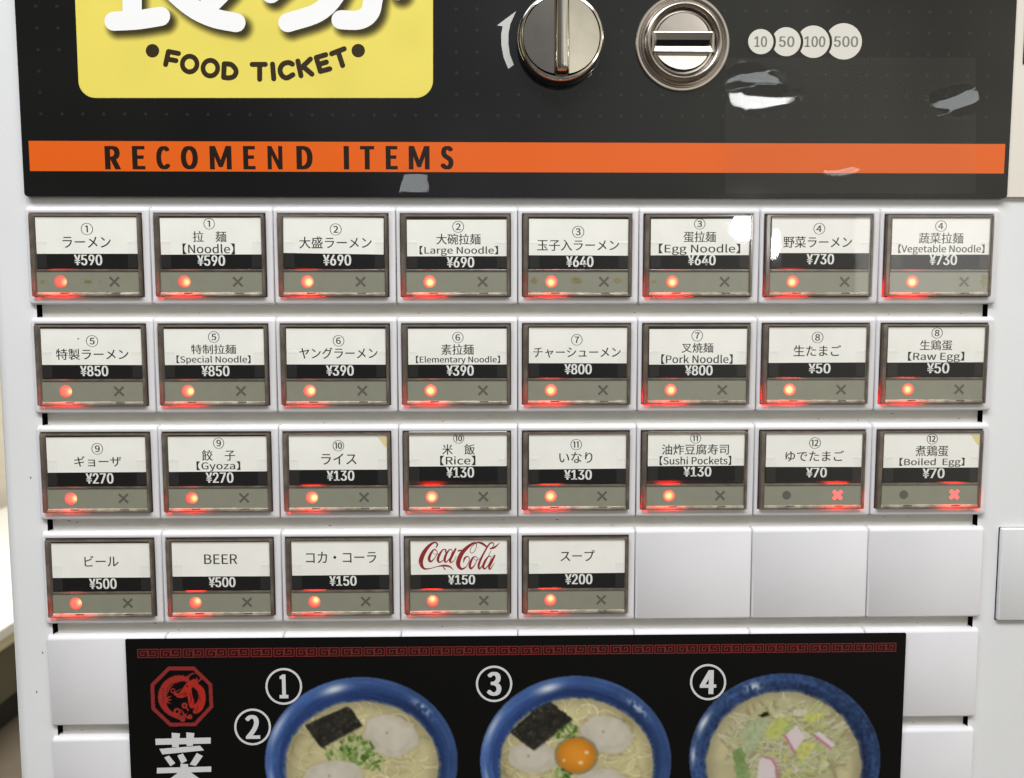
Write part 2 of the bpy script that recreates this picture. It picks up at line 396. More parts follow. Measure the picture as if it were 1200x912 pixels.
# ------------------------------------------------------------------ the ticket machine
machine = tag(empty('ticket_machine', (0, 0, 0)), 'white food ticket machine with rows of lit menu buttons and a black sign panel', 'ticket machine')
PW, PH, MH = 41.0, 36.770, 32.518
Z0 = 0.05 + ZS                                # top of the first row; column seam 4 stands at x = 0
def orig(c, r): return ((c - 4) * PW / 1000, 0.0, Z0 - r * PH / 1000)
def UV(x, y, Y=0.0):                          # photo pixel -> millimetres from the machine origin
    p = px(x, y, Y); return p[0] * 1000, -(p[2] - Z0) * 1000
BF = -1.5                                     # body face, millimetres outward
ub = UV(9, 560, .006)[0]
mb = MB()
hu0, hu1, hv0, hv1 = -164 + 1.7, 164 - 1.9, 1.0, 6 * PH - 6
top, bot = -330, Z0 * 1000 - 15
loft(mb, [(ub, top, 260, bot, 6, -260), (ub, top, 260, bot, 6, BF - 5), (ub + .6, top + .6, 260, bot - .6, 6, BF - 2.4), (ub + 2, top + 2, 258, bot - 2, 5, BF - .7),
          (ub + 4.5, top + 4.5, 255, bot - 4.5, 4, BF), (hu0, hv0, hu1, hv1, .3, BF)], cap=False, seg=5)
loft(mb, [(hu0, hv0, hu1, hv1, .3, BF - .01), (hu0 + .01, hv0, hu1, hv1, .3, BF - 6)], cap=False, seg=5, mi=1)
link('cabinet', mb.mesh('cabinet', smooth=50), ['body', 'dark'], machine, (0, 0, Z0))
mb = MB(); plate(mb, hu0 - 5, hv0 - 1, hu1 + 5, hv1 + 5, -12, -7.6, .3, .1); link('cabinet_back', mb.mesh('back'), 'dark', machine, (0, 0, Z0))
for r in range(6):                            # recessed strips between the rows
    v0 = r * PH + MH - 1; v1 = (r + 1) * PH + 1
    mb = MB(); plate(mb, hu0 + 1.05, v0, hu1 - .9, v1, -7.5, -2.9, .2, .15)
    link('filler_strip', mb.mesh('filler_strip'), 'strip', machine, (0, 0, Z0))

# ---- menu buttons
WU0, WV0, WU1, WV1 = 1.45, 2.2, 38.6, 30.05    # window in the frame
def me_frame():
    mb = MB(); a, b = .09, PW - .09
    loft(mb, [(a, 0, b, MH, .8, -8), (a, 0, b, MH, .8, -1.2), (a + .06, .35, b - .06, MH - .08, .8, -.62), (a + .22, .85, b - .2, MH - .28, .7, -.16),
              (a + .5, 1.25, b - .45, MH - .6, .5, 0), (WU0 - .35, WV0 - .35, WU1 + .35, WV1 + .35, .4, 0), (WU0 - .08, WV0 - .08, WU1 + .08, WV1 + .08, .3, -.15),
              (WU0, WV0, WU1, WV1, .3, -.4), (WU0, WV0, WU1, WV1, .3, -4)], cap=False)
    return mb.mesh('button_frame', smooth=40)
def me_cavity():
    mb = MB(); plate(mb, WU0 - .3, WV0 - .3, WU1 + .3, WV1 + .3, -9, -5.5, .2, .05); return mb.mesh('cavity')
def me_rim():
    mb = MB(); u0, v0, u1, v1 = WU0 + .36, WV0 + .3, WU1 - .28, WV1 - .2
    loft(mb, [(u0, v0, u1, v1, .5, -8.5), (u0, v0, u1, v1, .5, -.9), (u0 + .15, v0 + .15, u1 - .15, v1 - .15, .4, -.5),
              (u0 + 1.25, v0 + .45, u1 - .75, v1 - .3, .3, -.5), (u0 + 1.55, v0 + .6, u1 - 1.0, v1 - .42, .2, -.85), (u0 + 1.75, v0 + .7, u1 - 1.1, v1 - .5, .2, -2.6)], cap=False, mis=(1, 1, 0, 1, 1))
    # divider between card and lamp plate
    loft(mb, [(u0 + 1.7, 20.8, u1 - 1.0, 21.4, .1, -2.6), (u0 + 1.7, 20.8, u1 - 1.0, 21.4, .1, -1.1), (u0 + 1.8, 20.95, u1 - 1.1, 21.3, .1, -.95)], seg=2)
    return mb.mesh('cover_rim', smooth=35)
def me_card():
    mb = MB(); mb.add([L(*p) for p in ((3.8, 15.85, -2), (37.2, 15.85, -2), (37.2, 10, -1.95), (37.2, 3.75, -2.05), (3.8, 3.75, -2.05), (3.8, 10, -1.95))],
                      [(0, 1, 2, 5), (5, 2, 3, 4)])
    mb.add([L(3.8, 3.75, -2.05), L(37.2, 3.75, -2.05), L(37.2, 3.75, -2.3), L(3.8, 3.75, -2.3)], [(0, 1, 2, 3)]); return mb.mesh('paper_card')
def me_price():
    mb = MB(); plate(mb, 3.8, 15.85, 37.2, 20.8, -2.3, -2.0, .05, .05); return mb.mesh('price_strip')
def me_guide():
    mb = MB(); U = np.linspace(3.2, 37.9, 36); n = len(U); rg = np.random.default_rng(4)
    rows = [(28.35, -1.9), (28.6, -1.25), (29.0, -.95), (29.2, -.85), (29.45, -.95)]
    for (v, d) in rows: mb.v += [L(u, v + rg.uniform(-.04, .04), d + rg.uniform(-.07, .07)) for u in U]
    for k in range(len(rows) - 1):
        for i in range(n - 1):
            dark = k == 1 and (10.2 < U[i] < 13.2 or 27.7 < U[i] < 30.7)
            mb.f.append(((k + 1) * n + i, (k + 1) * n + i + 1, k * n + i + 1, k * n + i)); mb.mi.append(1 if dark else 0)
    return mb.mesh('light_guide', smooth=60)
def me_plate():
    mb = MB(); plate(mb, 3.2, 21.4, 37.5, 28.45, -2.6, -1.75, .15, .12); return mb.mesh('lamp_plate')
def me_cross():
    mb = MB(); cu, cv, h, w = 29.1, 24.95, 1.55, .38
    for s, d in ((1, -1.72), (-1, -1.715)):
        a = [( -h, -h * s), (h, h * s)]; n = (w * .7071, -w * .7071 * s)
        P = [(a[0][0] + n[0], a[0][1] + n[1]), (a[1][0] + n[0], a[1][1] + n[1]), (a[1][0] - n[0], a[1][1] - n[1]), (a[0][0] - n[0], a[0][1] - n[1])]
        V = [L(cu + p[0], cv + p[1], d) for p in P]
        if s < 0: V = V[::-1]
        mb.add(V, [(3, 2, 1, 0)])
    return mb.mesh('cross_mark')
def me_off_dot():
    mb = MB(); n = 24; mb.add([L(11.3 + 1.55 * math.cos(a), 24.95 - 1.55 * math.sin(a), -1.72) for a in np.linspace(0, 2 * math.pi, n, endpoint=False)], [tuple(range(n))]); return mb.mesh('off_dot')
def me_lens(ox, oy):
    """domed red lens, hot spot where the diode sits behind it"""
    me = bpy.data.meshes.new('lamp_lens'); vs = []; fs = []; n = 28; rr = [0, .3, .6, .9, 1.2, 1.5, 1.75, 1.95, 2.05]
    cols = []; lv = random.uniform(.82, 1.12)
    for k, r in enumerate(rr):
        for i in range(n if k else 1):
            a = 2 * math.pi * i / n; du, dv = r * math.cos(a), -r * math.sin(a)
            vs.append(L(11.3 + du, 24.95 + dv, -1.74 + .45 * math.sqrt(max(0, 1 - (r / 2.06) ** 2))))
            q = math.hypot(du - ox, dv - oy)
            hot = math.exp(-(q / 1.1) ** 2); edge = min(1, max(0, (r - 1.3) / .75))
            c = np.array([1.0, .13, .10]) * (1 - hot) + np.array([1.5, .80, .30]) * hot
            c = c * (1 - .12 * edge) * lv; c[1:] *= (1 - .4 * edge); cols.append((*c, 1))
    for i in range(n): fs.append((0, 1 + i, 1 + (i + 1) % n))
    for k in range(1, len(rr) - 1):
        for i in range(n):
            j = (i + 1) % n; fs.append((1 + (k - 1) * n + i, 1 + k * n + i, 1 + k * n + j, 1 + (k - 1) * n + j))
    me.from_pydata(vs, [], fs); me.polygons.foreach_set('use_smooth', [True] * len(fs))
    a = me.color_attributes.new('print', 'FLOAT_COLOR', 'POINT'); a.data.foreach_set('color', np.array(cols).ravel()); me.update()
    return me
def me_lit_cross():
    me = bpy.data.meshes.new('lit_cross'); mb = MB(); cu, cv, h, w = 29.1, 24.95, 1.45, .66
    P = []
    for k in range(4):
        a = math.radians(45 + 90 * k); c, s = math.cos(a), math.sin(a)
        for (p, q) in ((w * 1.0, -w), (1.95, -w * .95), (2.15, 0), (1.95, w * .95)):
            P.append((cu + p * c - q * s, cv - p * s - q * c))
    n = len(P); V = [L(p[0], p[1], -1.70) for p in P]; V.append(L(cu, cv, -1.70))
    me.from_pydata(V, [], [(n, i, (i + 1) % n) for i in range(n)])
    a = me.color_attributes.new('print', 'FLOAT_COLOR', 'POINT'); a.data.foreach_set('color', np.tile([1.0, .13, .12, 1], (n + 1, 1)).ravel()); me.update()
    return me
def me_cover(hu, hv):
    """clear window, very slightly out of flat, with two moulded tabs"""
    mb = MB(); nu, nv = 14, 10; u0, v0, u1, v1 = 3.3, 3.2, 38.2, 28.9
    vs = []
    for j in range(nv + 1):
        for i in range(nu + 1):
            a, b = i / nu, j / nv; vs.append(L(u0 + (u1 - u0) * a, v1 + (v0 - v1) * b, -.72 + hu * (a - .5) ** 2 + hv * (b - .5) ** 2 + .03 * (rng.random() - .5)))
    mb.add(vs, [(j * (nu + 1) + i, j * (nu + 1) + i + 1, (j + 1) * (nu + 1) + i + 1, (j + 1) * (nu + 1) + i) for j in range(nv) for i in range(nu)])
    for a, b in ((3.9, 7.2), (34.0, 37.15)):
        mb.add([L(a, 20.3, -1.15), L(b, 20.3, -1.15), L(b, 12.0, -1.15), L(a, 12.0, -1.15)], [(0, 1, 2, 3)], 1)
        mb.add([L(a, 12.0, -1.15), L(b, 12.0, -1.15), L(b, 11.35, -1.6), L(a, 11.35, -1.6)], [(0, 1, 2, 3)], 2)
    me = mb.mesh('clear_cover'); me.polygons.foreach_set('use_smooth', [i < nu * nv for i in range(len(mb.f))]); return me
DS = .45; PO = .0015                          # the clear box stands about a millimetre proud of its frame
MD = Matrix.Translation((0, -PO, 0)) @ Matrix.Diagonal((1, DS, 1, 1))
ME = dict(frame=me_frame(), cavity=me_cavity(), rim=me_rim(), card=me_card(), price=me_price(), plate=me_plate(), cross=me_cross(), off=me_off_dot(), lit=me_lit_cross(), guide=me_guide())
for _k, _m in ME.items():
    if _k != 'frame': _m.transform(MD)
COVERS = [me_cover(*q) for q in ((.10, .05), (-.06, .08), (.03, -.05))]
for _m in COVERS: _m.transform(MD)
_glow = {}
def glow(parent, u, v, d, su, sv, power, col=(1, .015, .01)):
    k = (su, sv, power)
    if k not in _glow:
        l = bpy.data.lights.new('lamp_glow', 'AREA'); l.shape = 'ELLIPSE'; l.size = su / 1000; l.size_y = sv / 1000; l.energy = power; l.color = col; _glow[k] = l
    o = bpy.data.objects.new('lamp_glow', _glow[k]); COL.objects.link(o); o.parent = parent; o.location = L(u, v, d * DS + PO * 1000)
    o.rotation_euler = (math.radians(90), 0, 0); return o

# photographed lettering: (row, col) -> [(words, x0, x1, y0, y1)], price, label
T = {
 (0,0): ([('①',94.7,109,261.4,275.6),('ラーメン',73.3,129.8,277.5,290.5)],('¥590',86.7,119.8,298.4,311),'lit button reading ① ラーメン and ¥590, first in the top row'),
 (0,1): ([('①',238.4,251.8,255.7,269),('拉　麺',225.9,265.2,271,283.8),('【Noodle】',213.9,275.2,285.4,298)],('¥590',231,263.8,299.3,311.6),'lit button reading ① 拉麺 Noodle and ¥590'),
 (0,2): ([('②',386.4,400.4,262,276),('大盛ラーメン',350.5,435.5,277.5,291.3)],('¥690',378.4,411.5,298.4,311.3),'lit button reading ② 大盛ラーメン and ¥690, its card slightly tilted'),
 (0,3): ([('②',530,543.8,259,272.8),('大碗拉麺',511.3,563.2,274,286.7),('【Large Noodle】',491.6,583.7,288.3,300)],('¥690',523.3,555.8,301.3,313.5),'lit button reading ② 大碗拉麺 Large Noodle and ¥690'),
 (0,4): ([('③',670.4,684.7,264.8,279),('玉子入ラーメン',629.4,725.5,281,294)],('¥640',663.3,695.5,300.4,313),'lit button reading ③ 玉子入ラーメン and ¥640'),
 (0,5): ([('③',813.3,826.7,256.2,269),('蛋拉麺',801,839,271.3,284.2),('【Egg Noodle】',772,867.5,285.6,299)],('¥640',805.9,838.7,299,310.9),'lit button reading ③ 蛋拉麺 Egg Noodle and ¥640, a white reflection on it'),
 (0,6): ([('④',953.3,967,261.4,275),('野菜ラーメン',918,998.4,277,290.5)],('¥730',945,977.5,297.6,309.9),'lit button reading ④ 野菜ラーメン and ¥730'),
 (0,7): ([('④',1096,1109.6,258.5,271.6),('蔬菜拉麺',1076.8,1129,272.8,285.6),('【Vegetable Noodle】',1052.6,1153.8,286.5,298.4)],('¥730',1089,1121.6,298.5,310.7),'lit button reading ④ 蔬菜拉麺 Vegetable Noodle and ¥730'),
 (1,0): ([('⑤',100.7,115,393,406.8),('特製ラーメン',65.6,150.6,408.8,421.8)],('¥850',93.9,126.9,428.7,441),'lit button reading ⑤ 特製ラーメン and ¥850'),
 (1,1): ([('⑤',243.8,257.2,388.3,401.7),('特制拉麺',223.9,276.6,403.8,415),('【Special Noodle】',206.8,293.7,416.6,427.2)],('¥850',235.9,269,428.7,441),'lit button reading ⑤ 特制拉麺 Special Noodle and ¥850'),
 (1,2): ([('⑥',390,403.5,392.8,406.2),('ヤングラーメン',350.8,442.6,407.4,420.5)],('¥390',382,414.6,428.2,440.4),'lit button reading ⑥ ヤングラーメン and ¥390'),
 (1,3): ([('⑥',530,543.2,389,402.2),('素拉麺',517,555.2,403.4,416),('【Elementary Noodle】',487.4,586,417,427)],('¥390',523,555.2,428.2,440.4),'lit button reading ⑥ 素拉麺 Elementary Noodle and ¥390'),
 (1,4): ([('⑦',669.3,682.7,391.7,405),('チャーシューメン',625,727.5,407.4,419.3)],('¥800',661.3,693.5,426.7,438.7),'lit button reading ⑦ チャーシューメン and ¥800'),
 (1,5): ([('⑦',810.4,823.8,386.8,400.2),('叉焼麺',798.7,836,402,413.5),('【Pork Noodle】',774.8,858.6,415.3,426.6)],('¥800',802.7,835.2,428.2,440),'lit button reading ⑦ 叉焼麺 Pork Noodle and ¥800'),
 (1,6): ([('⑧',951.3,965,388.9,402.3),('生たまご',930,985.5,404.6,417.4)],('¥50',947.3,973.3,426,437.6),'lit button reading ⑧ 生たまご and ¥50'),
 (1,7): ([('⑧',1091.6,1104.8,384,396.9),('生鶏蛋',1078,1116,398.7,410.7),('【Raw Egg】',1064,1130,412.3,424.6)],('¥50',1086,1112.5,425.4,437.6),'lit button reading ⑧ 生鶏蛋 Raw Egg and ¥50'),
 (2,0): ([('⑨',107.2,120.7,519.3,532.8),('ギョーザ',87,142.2,534.7,547)],('¥270',100.4,133,554.6,566.9),'lit button reading ⑨ ギョーザ and ¥270'),
 (2,1): ([('⑨',249.7,262.6,512.9,526),('餃　子',236.5,275.5,527.4,540),('【Gyoza】',230.3,281.6,540.8,552.6)],('¥270',241,273.6,553.7,566),'lit button reading ⑨ 餃子 Gyoza and ¥270'),
 (2,2): ([('⑩',389.8,403.3,516,529),('ライス',376.6,417.8,531.6,544.5)],('¥130',382.8,415.3,551.5,563.5),'lit button reading ⑩ ライス and ¥130'),
 (2,3): ([('⑩',531,544,507.8,519.8),('米　飯',518.2,556.5,520.6,533),('【Rice】',515.7,557.2,534.1,545.4)],('¥130',522.8,555.6,547.5,559.8),'lit button reading ⑩ 米飯 Rice and ¥130'),
 (2,4): ([('⑪',668.5,682,514.7,527.6),('いなり',655.3,694.3,530,542.6)],('¥130',661,693.6,550.6,562.3),'lit button reading ⑪ いなり and ¥130'),
 (2,5): ([('⑪',808.8,821.7,507.8,519.8),('油炸豆腐寿司',775.6,854.2,520.6,533),('【Sushi Pockets】',772.9,857,534.5,545.2)],('¥130',800.8,833.6,547,558.6),'lit button reading ⑪ 油炸豆腐寿司 Sushi Pockets and ¥130'),
 (2,6): ([('⑫',948.2,962,512.6,526),('ゆでたまご',920.5,989,528.2,540.8)],('¥70',944.5,969,548.2,559.5),'sold out button reading ⑫ ゆでたまご and ¥70 with a red cross lit'),
 (2,7): ([('⑫',1086,1099,508.3,520.8),('煮鶏蛋',1072.9,1111.3,522.2,534.9),('【Boiled  Egg】',1054,1130.3,536.6,547.6)],('¥70',1080.9,1107,549,560.5),'sold out button reading ⑫ 煮鶏蛋 Boiled Egg and ¥70 with a red cross lit'),
 (3,0): ([('ビール',98.9,138.8,651.5,664)],('¥500',104.4,136.7,678,690.3),'lit button reading ビール and ¥500'),
 (3,1): ([('BEER',239.2,278,649.8,661)],('¥500',244.4,276,676.5,688.2),'lit button reading BEER and ¥500'),
 (3,2): ([('コカ・コーラ',358.5,441,646.7,660)],('¥150',385.8,418,675,686.6),'lit button reading コカ・コーラ and ¥150'),
 (3,3): ([],('¥150',525,556.8,674,685),'lit button with a red script drink logo and ¥150'),
 (3,4): ([('スープ',656.8,697,645,657.7)],('¥200',662,694.3,672.8,684.8),'lit button reading スープ and ¥200'),
}
LOGO = [
 [(285,150,12),(298,118,16),(265,99,15),(205,138,32),(145,222,46),(120,310,46),(150,374,24),(210,379,11),(290,358,9),(365,346,20),(425,356,18),(470,393,2)],
 [(355,352,6),(378,385,14)],
 [(287,188,9),(265,172,13),(230,212,24),(208,272,30),(226,303,20),(266,268,9),(296,212,8),(287,186,8)],
 [(250,212,5),(290,228,5),(330,205,6)],
 [(384,200,17),(386,174,12),(352,180,14),(314,240,26),(302,288,27),(324,311,14),(368,280,7),(396,240,6)],
 [(455,184,10),(428,174,12),(388,230,24),(374,288,26),(392,308,14),(432,262,8),(458,196,8)],
 [(492,168,20),(455,240,25),(432,292,24),(446,312,13),(478,288,6),(498,248,5)],
 [(522,188,17),(548,182,17)],
 [(575,312,7),(588,268,20),(622,248,10),(640,282,7),(606,356,9),(550,380,26),(518,320,46),(560,212,44),(640,132,30),(700,100,13),(716,130,7),(700,185,6),(664,213,7),(646,190,6),(672,135,6),(722,100,13),(772,108,22),(816,138,20)],
 [(706,250,9),(676,262,18),(644,335,28),(656,378,20),(698,335,9),(724,272,7),(708,250,8)],
 [(678,268,5),(715,290,5),(752,268,5)],
 [(862,172,5),(900,128,8),(888,102,10),(850,118,16),(792,215,18),(740,330,25),(748,380,16),(790,325,6),(835,255,5),(872,185,5)],
 [(862,164,14),(905,152,20),(962,104,2)],
 [(872,254,9),(846,246,12),(806,300,24),(786,356,25),(806,380,14),(846,332,8),(874,268,8)],
 [(908,240,20),(872,315,25),(850,362,22),(862,384,12),(905,320,4)],
]
def build_button(c, r):
    words, price, label = T[(r, c)]
    O = orig(c, r); key = (r, c)
    b = link('menu_button', ME['frame'], 'module', machine, O); tag(b, label)
    link('cavity', ME['cavity'], 'cavity', b); link('cover_rim', ME['rim'], ['rim', 'rim_dark'], b)
    warm = key in ((0, 7), (1, 6), (1, 7), (2, 2), (2, 5), (2, 6), (2, 7), (2, 3))
    if warm and 'card_w' not in ME: ME['card_w'] = ME['card'].copy()
    cm = link('paper_card', ME['card_w' if warm else 'card'], 'card_warm' if warm else 'card', b)
    tilt = {(0, 2): .9, (0, 1): -.2, (1, 0): .2, (2, 4): -.3}.get(key, random.uniform(-.25, .25))
    # put the black edge where this card has it
    ps = price; ym = max(ps[3] - .9, words[-1][4] + .2 if words else 0); dv = (UV((ps[1] + ps[2]) / 2, ym, -.0006)[1] - r * PH) - 15.85; dv = max(-1.7, min(.9, dv))
    cm.location = (0, 0, -dv / 1000)
    pr = link('price_strip', ME['price'], 'card_black', b, (0, -.00001, -dv / 1000))
    for q in (cm, pr): q.rotation_euler = (0, math.radians(tilt), 0); q.location[2] += math.sin(math.radians(tilt)) * .021
    mb = MB()
    for w in words:
        lat = w[0].startswith('【') or w[0] == 'BEER'
        text(mb, w[0], w[1], w[2], w[3], w[4], -.00063, F_CJK, 0.0, off=O, heavy=.3)
    if key == (3, 3):
        for i, s in enumerate(LOGO):
            stroke(mb, [(480 + p[0] / 9.12, 625 + p[1] / 9.12, max(.45, p[2] / 9.12)) for p in s], -.00063 - i * .000002, off=O, sub=7)
    link('lettering', mb.mesh('lettering'), 'ink_red' if key == (3, 3) else 'ink', b)
    mb = MB(); text(mb, price[0], price[1], price[2], price[3], price[4], -.00064, F_INT, 0.0, off=O, heavy=1.1)
    link('price_figures', mb.mesh('price_figures'), 'ink_white', b)
    link('lamp_plate', ME['plate'], 'plate', b); link('light_guide', ME['guide'], ['guide', 'cavity'], b)
    def blot(name, u, v, ru, rv, d, m, sd, n=18):
        rg = np.random.default_rng(sd); mb = MB(); mb.add([L(u + ru * math.cos(a) * rg.uniform(.6, 1.1), v - rv * math.sin(a) * rg.uniform(.6, 1.1), d) for a in np.linspace(0, 2 * math.pi, n, endpoint=False)], [tuple(range(n))]); bm_ = mb.mesh(name); bm_.transform(MD); link(name, bm_, m, b)
    for k, (u, v, ru, rv) in enumerate({(0, 0): [(5.2, 25, 1.0, .8), (20.3, 24.9, 1.6, .8), (24.4, 24.9, .5, .4)], (0, 4): [(5.4, 24.6, 1.6, 1.2), (20, 24.6, 2.4, 1.3), (33.8, 24.6, 1.8, 1.1)], (0, 5): [(5, 25, 1.2, .7)], (0, 7): [(35.9, 24.6, 1.3, 2.6)]}.get(key, [])):
        blot('glue_stain', u, v, ru, rv, -1.742, 'stain', k + c * 7)
    if key in ((2, 2), (2, 7)):
        mb = MB(); mb.add([L(*p) for p in ((34.0, 3.9, -1.96), (36.2, 7.2, -1.96), (37.55, 8.2, -1.96), (37.6, 3.9, -1.96))], [(0, 1, 2, 3)]); bm_ = mb.mesh('paper_stain'); bm_.transform(MD); link('paper_stain', bm_, 'paper_stain', b)
    if key == (1, 0): blot('ink_spot', 16.2, 7.2, .38, .22, -1.95, 'ink', 3, 9)
    sold = key in ((2, 6), (2, 7))
    if sold:
        link('off_dot', ME['off'], 'mark', b); link('lit_cross', ME['lit'], 'lamp', b); gu = 29.1
    else:
        link('cross_mark', ME['cross'], 'mark', b)
        ox = {0: 2.15, 1: 1.1, 2: .8, 3: 0.1, 4: -.05, 5: 0, 6: -.3, 7: -.2}[c] + random.uniform(-.15, .15); oy = {0: .2, 1: 0, 2: 0, 3: -.8}[r] * (1 if r < 3 else 1) + random.uniform(-.1, .1)
        lm = me_lens(ox, oy); lm.transform(MD); link('lamp_lens', lm, 'lamp', b); gu = 11.3
    gv = round(random.uniform(.5, 1.5), 1)
    glow(b, gu - (.3 if not sold else -.3), 28.9, -2.3, 13, .8, .014 * gv)
    glow(b, gu, 28.7, -1.9, 4, .5, .006 * gv)
    glow(b, gu, 21.1, -1.9, 8, .5, .0010 * gv)
    if not sold: glow(b, 3.3, 26.4, -1.8, .6, 8, .0007 * gv)
    else: glow(b, 37.6, 26.4, -1.8, .6, 8, .0007 * gv)
    cv = link('clear_cover', COVERS[(c * 5 + r * 3) % 3], ['clear', 'tab', 'tab_edge'], b)
for (r, c) in T: build_button(c, r)

# ---- blank plates
mb = MB(); a, b_ = .09, PW - .09
loft(mb, [(a, 0, b_, MH, .8, -8), (a, 0, b_, MH, .8, -1.2), (a + .06, .35, b_ - .06, MH - .08, .8, -.62), (a + .22, .85, b_ - .2, MH - .28, .7, -.16), (a + .5, 1.25, b_ - .45, MH - .6, .5, 0)])
BL = mb.mesh('blank_plate', smooth=40)
for r, cs in ((3, (5, 6, 7)), (4, range(8)), (5, (0, 7))):
    for c in cs: link('blank_plate', BL, 'blank', machine, orig(c, r))

# ---- black sign panel with its print
SY = -.0005
u0, v1 = UV(28.5, 232.5, SY); u1, _ = UV(1180.5, 230, SY)
sv1 = UV(600, 231.5, SY)[1]
mb = MB(); plate(mb, u0, -170, u1, sv1, -1.5, .5, 1.2, .12, seg=5)
sign = link('sign_panel', mb.mesh('sign_panel'), 'sign', machine, (0, 0, Z0)); tag(sign, 'glossy black printed sign panel above the buttons')
so = np.array([0, 0, Z0])
mb = MB(); ou0, ov0 = UV(33.5, 166.5, SY); ou1, ov1 = UV(1176.5, 201.5, SY); ov0 = UV(600, 167, SY)[1]; ov1 = UV(600, 202, SY)[1]
mb.add([L(ou0, ov1, .51), L(ou1, ov1, .51), L(ou1, ov0, .51), L(ou0, ov0, .51)], [(0, 1, 2, 3)]); link('orange_stripe', mb.mesh('orange_stripe'), 'orange', sign)
mb = MB()
for ch, x0, x1 in (('R',122.8,141.5),('E',154.9,170),('C',183,199.3),('O',211.8,231.9),('M',245.7,271.3),('E',285,299.2),('N',313.5,331),('D',347.4,366.4),('I',402.8,409),('T',422,438.6),('E',452,466),('M',479,503.4),('S',516,531.4)):
    text(mb, ch, x0, x1, 171.2, 198.6, -.00053, F_CJK, .006, off=so, heavy=1.3 if ch in 'MN' else 2.8)
link('sign_lettering', mb.mesh('sign_lettering'), 'sign_text', sign)
# yellow plate
Z1 = lambda x, y: (80 + x / 5.4545, y / 5.4545)
Z2 = lambda x, y: (290 + x / 5.4545, y / 5.4545)
KANJI = [[Z1(292, 136), Z1(440, 128), Z1(590, 105)], [Z1(408, -420), Z1(408, 100)],
         [Z1(560, -230), Z1(640, -90), Z1(780, 40), Z1(920, 112), Z1(1072, 145)], [Z1(895, 40), Z1(1010, -75)],
         [Z1(300, -420), Z1(640, -420), Z1(640, -180), Z1(420, -180)],
         [Z2(620, -180), Z2(560, -30), Z2(450, 80), Z2(258, 145)],
         [Z2(500, -180), Z2(806, -180), Z2(800, 10), Z2(775, 90), Z2(710, 128), Z2(598, 127)], [Z2(150, -40), Z2(330, -200)], [Z2(960, -60), Z2(850, -200)]]
def yellow(X, Y):
    D = np.full(X.shape, 1e9)
    for s in KANJI: D = np.minimum(D, segd(X - 5.5, Y - 6.5, [(p[0], p[1], 22) for p in (catmull(s, 4) if len(s) > 2 else s)]))
    k = 1 - sst(-5, 8, D); base = np.array([229, 213, 100.0]) * (1 + .03 * (vnoise(X, Y, 40, 3) - .5))[..., None]; dk = np.array([52, 46, 22.0])
    return base + (dk - base) * (k * .95)[..., None]
YP = -.00054
def ymask(X, Y):
    x0 = 88 + Y * .042; x1 = 507.0; yb = 114.5; rr = 20
    cx = np.clip(X, x0 + rr, x1 - rr); cy = np.minimum(Y, yb - rr)
    return np.hypot(X - cx, Y - cy) <= rr
mb = MB(); pts = []
for (cx, cy, a0) in ((108.5 + 3.8, 94.5, 180), (487, 94.5, 90)):
    for k in range(9): a = math.radians(a0 - 90 * k / 8); pts.append((cx + 20.4 * math.cos(a), cy + 20.4 * math.sin(a)))
pts = pts + [(507.4, -85), (84.5, -85)]
poly(mb, pts, YP + .00002, off=so); link('yellow_backing', mb.mesh('yellow_backing'), 'yellow', sign)
yp = sheet('yellow_plate', 80, -90, 512, 118, 1.0, YP, yellow, 'vplate', None, ymask)
yp.data.transform(Matrix.Translation((0, 0, -Z0))); yp.parent = sign
mb = MB()
for i, s in enumerate(KANJI): stroke(mb, s, YP - .00002 - i * .000004, width=22.6, off=so)
link('white_characters', mb.mesh('kanji'), 'white_print', sign)
mb = MB(); WS = 5.9
FT = [[Z1(640, 330), Z1(622, 413)], [Z1(640, 330), Z1(704, 342)], [Z1(632, 378), Z1(688, 388)],
      [Z1(997, 408), Z1(993, 495)], [Z1(997, 408), Z1(1042, 414), Z1(1072, 450), Z1(1062, 485), Z1(1030, 498), Z1(993, 495)],
      [Z2(30, 412), Z2(114, 412)], [Z2(78, 414), Z2(78, 507)], [Z2(160, 410), Z2(168, 504)],
      [Z2(287, 410), Z2(262, 400), Z2(225, 412), Z2(208, 448), Z2(222, 484), Z2(252, 498), Z2(290, 478)],
      [Z2(322, 391), Z2(342, 484)], [Z2(402, 378), Z2(340, 438)], [Z2(358, 428), Z2(412, 474)],
      [Z2(440, 370), Z2(466, 456)], [Z2(440, 368), Z2(500, 350)], [Z2(455, 412), Z2(504, 397)], [Z2(466, 456), Z2(526, 440)],
      [Z2(538, 343), Z2(618, 312)], [Z2(580, 332), Z2(608, 418)]]
for i, s in enumerate(FT): stroke(mb, s, YP - .00003 - i * .000003, width=WS, off=so)
for c_ in (Z1(776, 410), Z1(908, 436)): ringpoly(mb, c_[0], c_[1], 11.4, 5.8, YP - .00003, 12, 6.2, off=so)
for c_ in (Z1(538, 325), Z2(708, 324)): poly(mb, circ(c_[0], c_[1], 7.9), YP - .00003, off=so)
link('ticket_lettering', mb.mesh('ticket_lettering'), 'brown_print', sign)
# arrow
mb = MB(); A = [(187,98),(18,224),(68,232),(55,300),(57,400),(76,505),(118,607),(166,570),(132,480),(118,385),(120,290),(136,210)]
poly(mb, [(580 + x / 7.5, y / 7.5) for x, y in A], -.00052, off=so); link('turn_arrow', mb.mesh('arrow'), 'grey_print', sign)
